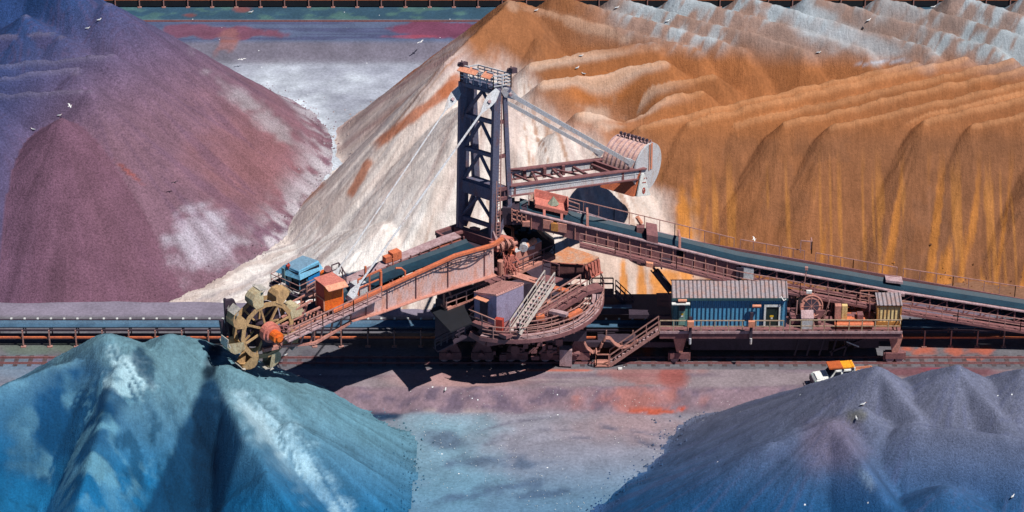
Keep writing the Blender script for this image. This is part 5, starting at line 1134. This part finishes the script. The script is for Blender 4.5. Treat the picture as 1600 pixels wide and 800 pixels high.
# bridge towards the reclaimer with the dark stair
m = MB(); q0, q1 = aty(925, 458, 1.2), aty(958, 458, 1.2); m.beam(q0, q1, 1.0, .15); br_ = m.build('bridge_walkway', M_dark, tri_); m = MB(); m.rail([q0+Vector((0, -.45, .1)), q1+Vector((0, -.45, .1))], 1.05, .9, .045, 1); m.rail([q0+Vector((0, .45, .1)), q1+Vector((0, .45, .1))], 1.05, .9, .045, 1); m.build('handrail', M_raild, br_)
s0 = aty(992, 490, 1.2); stairs(tri_, s0, q1+Vector((.2, -.4, 0)), .8, (0, 1, 0), M_dark, M_raild)
m = MB(); z_ = 3.3; m.abox(dx(935), dx(1050), .2, 2.4, z_-.8, z_-.1); m.abox(dx(985), dx(1050), -1.2, .15, z_-.4, z_-.05); m.build('bridge_girder', M_dark, tri_)
m = MB(); m.abox(dx(925), dx(990), -.3, .2, 3.35, 3.42); m.build('bridge_pipe', M_beltb, tri_)

# ================================================================ yard conveyors and rails
def yard_conveyor(label, Y, x0, x1, zb, step, gallery=0, wid=1.1, off=0.0):
    o = empty('yard_conveyor', ((x0+x1)/2, Y, 0), label, 'conveyor'); n = int((x1-x0)/6)
    trough([Vector((x0+(x1-x0)*i/n, Y, zb)) for i in range(n+1)], wid, M_beltb, o, lift=.2)
    m = MB(); m.abox(x0, x1, Y-wid*.5-.16, Y-wid*.5-.04, zb-.12, zb+.02); m.abox(x0, x1, Y+wid*.5+.04, Y+wid*.5+.16, zb-.12, zb+.24); m.build('side_beam', M_dark, o)
    m = MB(); m.abox(x0, x1, Y-wid*.5-.2, Y-wid*.5-.05, .78, .9); m.build('lower_beam', M_orange, o)
    m = MB(); m.abox(x0, x1, Y-wid*.4, Y+wid*.4, .52, .6); m.build('return_belt', M_dark, o)
    x = x0+off
    while x < x1:
        m = MB(); m.beam((x, Y-wid*.5-.24, 0), (x, Y-wid*.5-.24, zb+.02), .1, .1, up=(0, 1, 0)); m.beam((x, Y+wid*.5+.24, 0), (x, Y+wid*.5+.24, zb), .1, .1, up=(0, 1, 0)); m.beam((x, Y-wid*.5-.2, zb-.2), (x, Y+wid*.5+.2, zb-.2), .1, .1)
        m.abox(x-.2, x+.2, Y-wid*.5-.4, Y-wid*.5-.1, 0, .1); m.build('support', M_rail, o); x += step
    m = MB(); x = x0+off
    while x < x1: m.abox(x-.08, x+.08, Y+wid*.5+.06, Y+wid*.5+.2, zb+.242, zb+.34); x += step/2
    m.build('idler_cap', M_white, o)
    if gallery:
        m = MB(); m.abox(x0, x1, Y-wid*.5-.18, Y-wid*.5-.12, .12, gallery); m.build('shade_sheet', M_black, o)  # black sheet added in front, stands for the conveyor's shaded underside
    return o
yard_conveyor('long low ground conveyor with a blue belt running beneath the reclaimer', 0, -60, 60, 1.55, 2.17, off=.45)
yard_conveyor('distant dark yard conveyor at the top edge, behind both rear stockpiles', 70.6, -62, 62, 1.5, 2.5, gallery=3.2, off=1.0)
def rail_line(Y, lab, wid=.09, h=.14):
    m = MB(); m.abox(-62, 62, Y-.1, Y+.1, .0, .04); m.abox(-62, 62, Y-wid/2, Y+wid/2, .04, h); o = m.build('rail', M_brown, None)
    return tag(o, lab, 'rail', 'travel rails')
rail_line(-3.5, 'front travel rail nearest the dirt road, under the front wheels'); rail_line(-2.6, 'second travel rail, just behind the front one'); rail_line(2.6, 'travel rail just behind the ground conveyor'); rail_line(3.5, 'rearmost travel rail along the back road')
rail_line(66.2, 'far travel rail between the distant road and green verge')
M_slp = paint('timber_sleeper', (86, 72, 76), (60, 50, 58)); m = MB(); x = -60
sl_o = empty('sleeper_row', (0, 0, 0), 'row of short dark sleepers under the front travel rails', 'sleepers')
m = MB(); x = -60.0
while x < 60: m.abox(x, x+.35, -3.95, -2.2, .0, .03); x += 1.15
so_ = m.build('sleeper', M_slp, sl_o); so_['kind'] = 'stuff'
# cable post, pale pipe, box
cpst = empty('cable_post', tuple(aty(1495, 518, 1.9)), 'thin dark post with two short crossarms behind the ground conveyor', 'post')
m = MB(); b = atz(1495, 519, 0); m.beam(b, b+Z3*1.6, .09, .09, up=(0, 1, 0)); m.build('pole', M_dark, cpst); m = MB(); m.beam(b+Vector((-.42, 0, 1.55)), b+Vector((.42, 0, 1.55)), .07, .09); m.beam(b+Vector((-.34, 0, 1.2)), b+Vector((.34, 0, 1.2)), .07, .08); m.build('crossarm', M_dark, cpst)
m = MB(); m.tube([atz(1434, 491, .1), atz(1462, 500, .16), atz(1470, 504, .3), atz(1496, 514, 1.2)], .07, 6); tag(m.build('water_hose', M_pale), 'pale hose lying across the back road beside the cable post', 'hose')
m = MB(); m.box(atz(969, 576, .1), (.16, 0, 0), (0, .1, 0), Z3*.07); tag(m.build('carton', M_white), 'tiny white box lying on the red-stained road', 'box')
# ================================================================ pickup
tk = empty('pickup_truck', (0, 0, 0), 'white double cab pickup with orange loads on its roof, half hidden by the slate pile', 'pickup')
tc0 = Vector((aty(1314, 590, -6.6).x, -7.0, 0)); tk.scale = (.9, .9, 1.0); tk.location = tc0; yaw = math.radians(9)
fx = Vector((-math.cos(yaw), -math.sin(yaw), 0)); fy = Vector((math.sin(yaw), -math.cos(yaw), 0))   # forward, towards the viewer
def T(x, y, z): return tc0+fx*x+fy*y+Z3*z
def tpoly(mb, prof, y0, y1): mb.poly([T(x, y0, z) for x, z in prof], fy*(y1-y0))
m = MB(); tpoly(m, [(2.55, .45), (2.6, .85), (2.45, 1.02), (1.5, 1.12), (.75, 1.12), (-.85, 1.12), (-.85, .4), (1.1, .4), (1.25, .78), (1.85, .78), (2.05, .4)], -.86, .86); body = m.build('body', M_white, tk)
m = MB(); m.add([T(x, y, z) for x, y, z in ((1.35, -.84, 1.12), (1.35, .84, 1.12), (-.85, .84, 1.12), (-.85, -.84, 1.12), (.75, -.7, 1.78), (.75, .7, 1.78), (-.8, .7, 1.8), (-.8, -.7, 1.8))], [(0, 1, 2, 3), (4, 5, 6, 7), (0, 1, 5, 4), (1, 2, 6, 5), (2, 3, 7, 6), (3, 0, 4, 7)]); m.build('cab', M_white, tk)
def win(pts, nm='window'):
    m = MB(); pts = [Vector(p) for p in pts]; nn = (pts[1]-pts[0]).cross(pts[2]-pts[0]).normalized(); c0 = sum(pts, Vector())/len(pts)
    if nn.dot(c0-T(0, 0, 1)) < 0: nn = -nn
    m.poly([p+nn*.012 for p in pts], nn*.02); m.build(nm, M_glass, tk)
def sp(x, z, y=1): t = (z-1.12)/.67; return T(x, y*(.84-.14*t), z)
win([T(1.29, -.76, 1.19), T(1.29, .76, 1.19), T(.83, .64, 1.7), T(.83, -.64, 1.7)], 'windshield')
for y in (1, -1): win([sp(1.12, 1.2, y), sp(.3, 1.2, y), sp(.3, 1.68, y), sp(.78, 1.68, y)]); win([sp(.1, 1.2, y), sp(-.68, 1.2, y), sp(-.68, 1.68, y), sp(.1, 1.68, y)])
m = MB(); m.box(T(2.0, 0, 1.09)+Z3*0, fx*.4, fy*.6, Z3*.03); m.build('bonnet_pad', M_white, tk)
m = MB(); m.beam(T(2.66, -.85, .55), T(2.66, .85, .55), .14, .22); m.beam(T(2.75, -.6, .95), T(2.75, .6, .95), .06, .06); m.beam(T(2.74, -.6, .5), T(2.75, -.6, .95), .06, .06); m.beam(T(2.74, .6, .5), T(2.75, .6, .95), .06, .06); m.build('bumper', M_dark, tk)
for y in (-.66, .66): m = MB(); m.box(T(2.55, y, .84), fx*.05, fy*.15, Z3*.09); m.build('headlight', M_pglass, tk)
for x in (1.55, -1.65):
    for y in (-.8, .8):
        m = MB(); m.tube([T(x, y-.12, .38), T(x, y+.12, .38)], .38, 18); wl = m.build('wheel', M_black, tk); m = MB(); m.tube([T(x, y-.13, .38), T(x, y+.13, .38)], .2, 12); m.build('rim', M_pale, wl)
m = MB(); m.beam(T(1.42, .86, 1.1), T(1.05, .9, .35), .14, .08, up=tuple(fy)); m.build('snorkel', M_dark, tk)
m = MB(); m.box(T(.72, 0, 1.95), fx*.62, fy*.62, Z3*.06); m.build('roof_hatch', M_redbox if 0 else paint('rust_orange_tarp', (186, 92, 46), (160, 80, 40)), tk)
m = MB(); m.box(T(-.33, 0, 1.92), fx*.42, fy*.58, Z3*.06); m.box(T(-.88, 0, 1.92), fx*.1, fy*.56, Z3*.06); m.build('roof_load', paint('yellow_orange_load', (244, 168, 36), (226, 120, 20), scale=4), tk)
m = MB()
for x in (.1, -.75): m.beam(T(x, -.75, 1.86), T(x, .75, 1.86), .08, .1); m.box(T(x, .74, 1.84), fx*.06, fy*.05, Z3*.08)
m.build('roof_rack', M_dark, tk)
m = MB(); m.poly([T(-.92, -.72, 1.1), T(-.92, .72, 1.1), T(-.92, .68, 1.92), T(-.92, -.68, 1.92)], -fx*.1); m.build('headboard', M_white, tk)
m = MB(); m.box(T(-2.0, 0, .72), fx*.95, fy*.88, Z3*.06)
for y in (-.88, .88): m.box(T(-2.0, y, .95), fx*.95, fy*.03, Z3*.2)
m.box(T(-2.93, 0, .95), fx*.03, fy*.86, Z3*.2); m.box(T(-2.0, 0, .5), fx*.9, fy*.3, Z3*.12); m.build('tray', M_peach, tk)
m = MB(); m.box(T(-1.9, .1, 1.0), fx*.8, fy*.62, Z3*.1); m.build('tray_load', paint('sandy_load', (216, 160, 104)), tk)
for y in (-.8, .8): m = MB(); m.box(T(-2.98, y, .7), fx*.03, fy*.08, Z3*.1); m.build('tail_light', M_redbox, tk)
# ================================================================ gulls
def surf(X, Y):
    h = Vector((X, Y, 60)); dg = bpy.context.evaluated_depsgraph_get(); r = sc.ray_cast(dg, h, Vector((0, 0, -1))); return r
bpy.context.view_layer.update(); DG = bpy.context.evaluated_depsgraph_get()
def hit(px, py):
    r = sc.ray_cast(DG, Vector(CAM), Vector(ray(px, py)).normalized()); return r[1] if r[0] else atz(px, py, ZF)
M_gull = paint('white_plumage', (236, 238, 240), amt=0); M_gwing = paint('grey_wing_plumage', (190, 198, 206), amt=.1); M_bill = paint('orange_bill', (220, 140, 40), amt=0)
M_gdark = paint('dark_plumage', (30, 34, 48), amt=.2)
def gull_mesh(fly, s=1.0):
    m = MB(); rings = []; prof = ((-.30, .01, .20), (-.20, .035, .19), (-.08, .07, .17), (.05, .085, .17), (.15, .06, .20), (.20, .04, .27), (.25, .045, .31), (.29, .03, .31), (.31, .01, .30))
    for x, r, z in prof: rings.append([(x*s, r*math.cos(t*math.pi/4)*s, (z+r*math.sin(t*math.pi/4))*s) for t in range(8)])
    vs = [v for r in rings for v in r]; fs = [(i*8+k, i*8+(k+1) % 8, (i+1)*8+(k+1) % 8, (i+1)*8+k) for i in range(len(rings)-1) for k in range(8)]
    m.add(vs, fs+[tuple(range(8)), tuple(range(len(vs)-8, len(vs)))]); return m
def wings(fly, s=1.0):
    m = MB()
    for q in (-1, 1):
        if fly:
            P = [(.10, .06, .22), (.14, .35, .36), (.02, .72, .30), (-.10, .70, .30), (-.04, .35, .34), (-.08, .06, .21)]
        else: P = [(.10, .075, .24), (.02, .10, .22), (-.22, .06, .20), (-.34, .03, .20), (-.20, .02, .25), (.05, .03, .26)]
        P = [(x*s, y*q*s, z*s) for x, y, z in P]; P2 = [(x, y, z+.018*s) for x, y, z in P]
        m.add(P+P2, [tuple(range(6)), tuple(range(6, 12))]+[(i, (i+1) % 6, 6+(i+1) % 6, 6+i) for i in range(6)])
    return m
protos = {}
def gull(px, py, label, fly=False, s=1.25, rz=0.0, dark=False):
    key = (fly, dark)
    if key not in protos:
        r = bpy.data.objects.new('gull', None); COL.objects.link(r); bo = gull_mesh(fly).build('body', M_gdark if dark else M_gull, r, smooth=True); wi = wings(fly).build('wing', M_gdark if dark else M_gwing if not fly else M_gull, r)
        m = MB(); m.tube([(.30, 0, .30), (.37, 0, .29)], .014, 6); bi = m.build('bill', M_bill, bo)
        if not fly: m = MB(); m.tube([(0, .03, .12), (.01, .03, 0)], .012, 5); m.tube([(0, -.03, .12), (.01, -.03, 0)], .012, 5); m.build('leg', M_bill, bo)
        protos[key] = r
    else:
        src = protos[key]; r = src.copy(); COL.objects.link(r)
        for ch in src.children:
            c = ch.copy(); COL.objects.link(c); c.parent = r
            for g in ch.children: e = g.copy(); COL.objects.link(e); e.parent = c
    p = hit(px, py)
    if fly: v = (Vector(CAM)-p).normalized(); p = p+v*1.6
    r.location = p; r.rotation_euler = (0, 0, rz); s *= .5; r.scale = (s, s, s)
    tag(r, label, 'bird', 'gulls on and over the stockpiles')
GL = [(109, 168, 'white gull flying with raised wings over the mauve pile', 1, 1.3, 0.4), (378, 95, 'white gull gliding above the pale yard floor between piles', 1, 1.2, 1.9),
 (657, 68, 'white gull flying low along the rusty left shoulder of the orange pile', 1, 1.4, -.6), (1178, 376, 'white gull flying in front of the ochre streaks just above the inclined conveyor', 1, 1.2, .1),
 (155, 33, 'gull perched highest on the mauve pile, near its right edge', 0, 1.5, .6), (137, 46, 'gull sitting just below the highest gull of the mauve pile', 0, 1.4, .3),  (93, 182, 'gull on the very tip of the front mauve cone', 0, 1.3, .2), (52, 204, 'gull on the left shoulder of the front mauve cone', 0, 1.4, 2.9),
 (838, 18, 'gull furthest left on the top crest of the orange pile', 0, 1.4, .5),  (964, 14, 'white gull beside the sawtooth skyline of the orange pile', 0, 1.6, .4), (1043, 35, 'white gull below the first blue-white dusted ridge', 0, 1.6, .5),  (908, 89, 'upper gull of the three above the steep hollow', 0, 1.4, .2), (902, 108, 'middle gull of the three above the steep hollow', 0, 1.5, .7), (912, 117, 'lowest gull of the three above the steep hollow', 0, 1.4, 2.8),
 (1357, 34, 'white gull next to the blue dusty ridge at the upper right', 0, 1.7, .6), (1458, 13, 'gull close to the skyline in the upper right', 0, 1.6, .2), (1279, 84, 'gull in the trough between dusted and plain orange ridges', 0, 1.5, .1),
 (1348, 634, 'upper gull on the slate violet pile', 0, 1.5, .4), (1338, 656, 'lower gull on the slate violet pile, beside its front peak', 0, 1.4, 1.7), (1582, 778, 'gull in the bottom right corner of the slate violet pile', 0, 1.4, .9),
 (696, 611, 'white gull standing on the bank in front of the reclaimer shadow', 0, 1.5, 1.4), (445, 557, 'gull on the ground below the end of the boom', 0, 1.4, .3), (392, 21, 'white gull on the distant green verge', 0, 1.7, .2)]
for (px, py, lab, fl, s_, rz_) in GL: gull(px, py, lab, bool(fl), s_, rz_)
gull(273, 287, 'dark bird flying across the middle of the mauve pile', True, 1.0, 2.2, True)
gull(1348, 47, 'tall dark bird standing beside a white gull on the dusted ridge', False, 1.9, 1.57, True)
# white stones and pellets strewn over the yard floor: nobody could count them
m = MB(); rs_ = random.Random(5)
for i in range(600):
    px = rs_.uniform(640, 1180); py = rs_.uniform(645, 800) if i % 6 else rs_.uniform(600, 645)
    h_ = hit(px, py) if i % 6 == 0 else None
    p = h_ if h_ is not None else atz(px, py, ZF+.03)
    r = rs_.uniform(.02, .05); a = rs_.uniform(0, 6.3)
    vs = [(p.x+r*math.cos(a+k*2.09), p.y+r*math.sin(a+k*2.09), p.z-.01) for k in range(3)]+[(p.x, p.y, p.z+r*.8)]
    m.add(vs, [(0, 1, 3), (1, 2, 3), (2, 0, 3), (0, 2, 1)])
o = m.build('pebbles', M_white); tag(o, 'tiny white stones scattered over the yard floor', 'stones', kind='stuff')
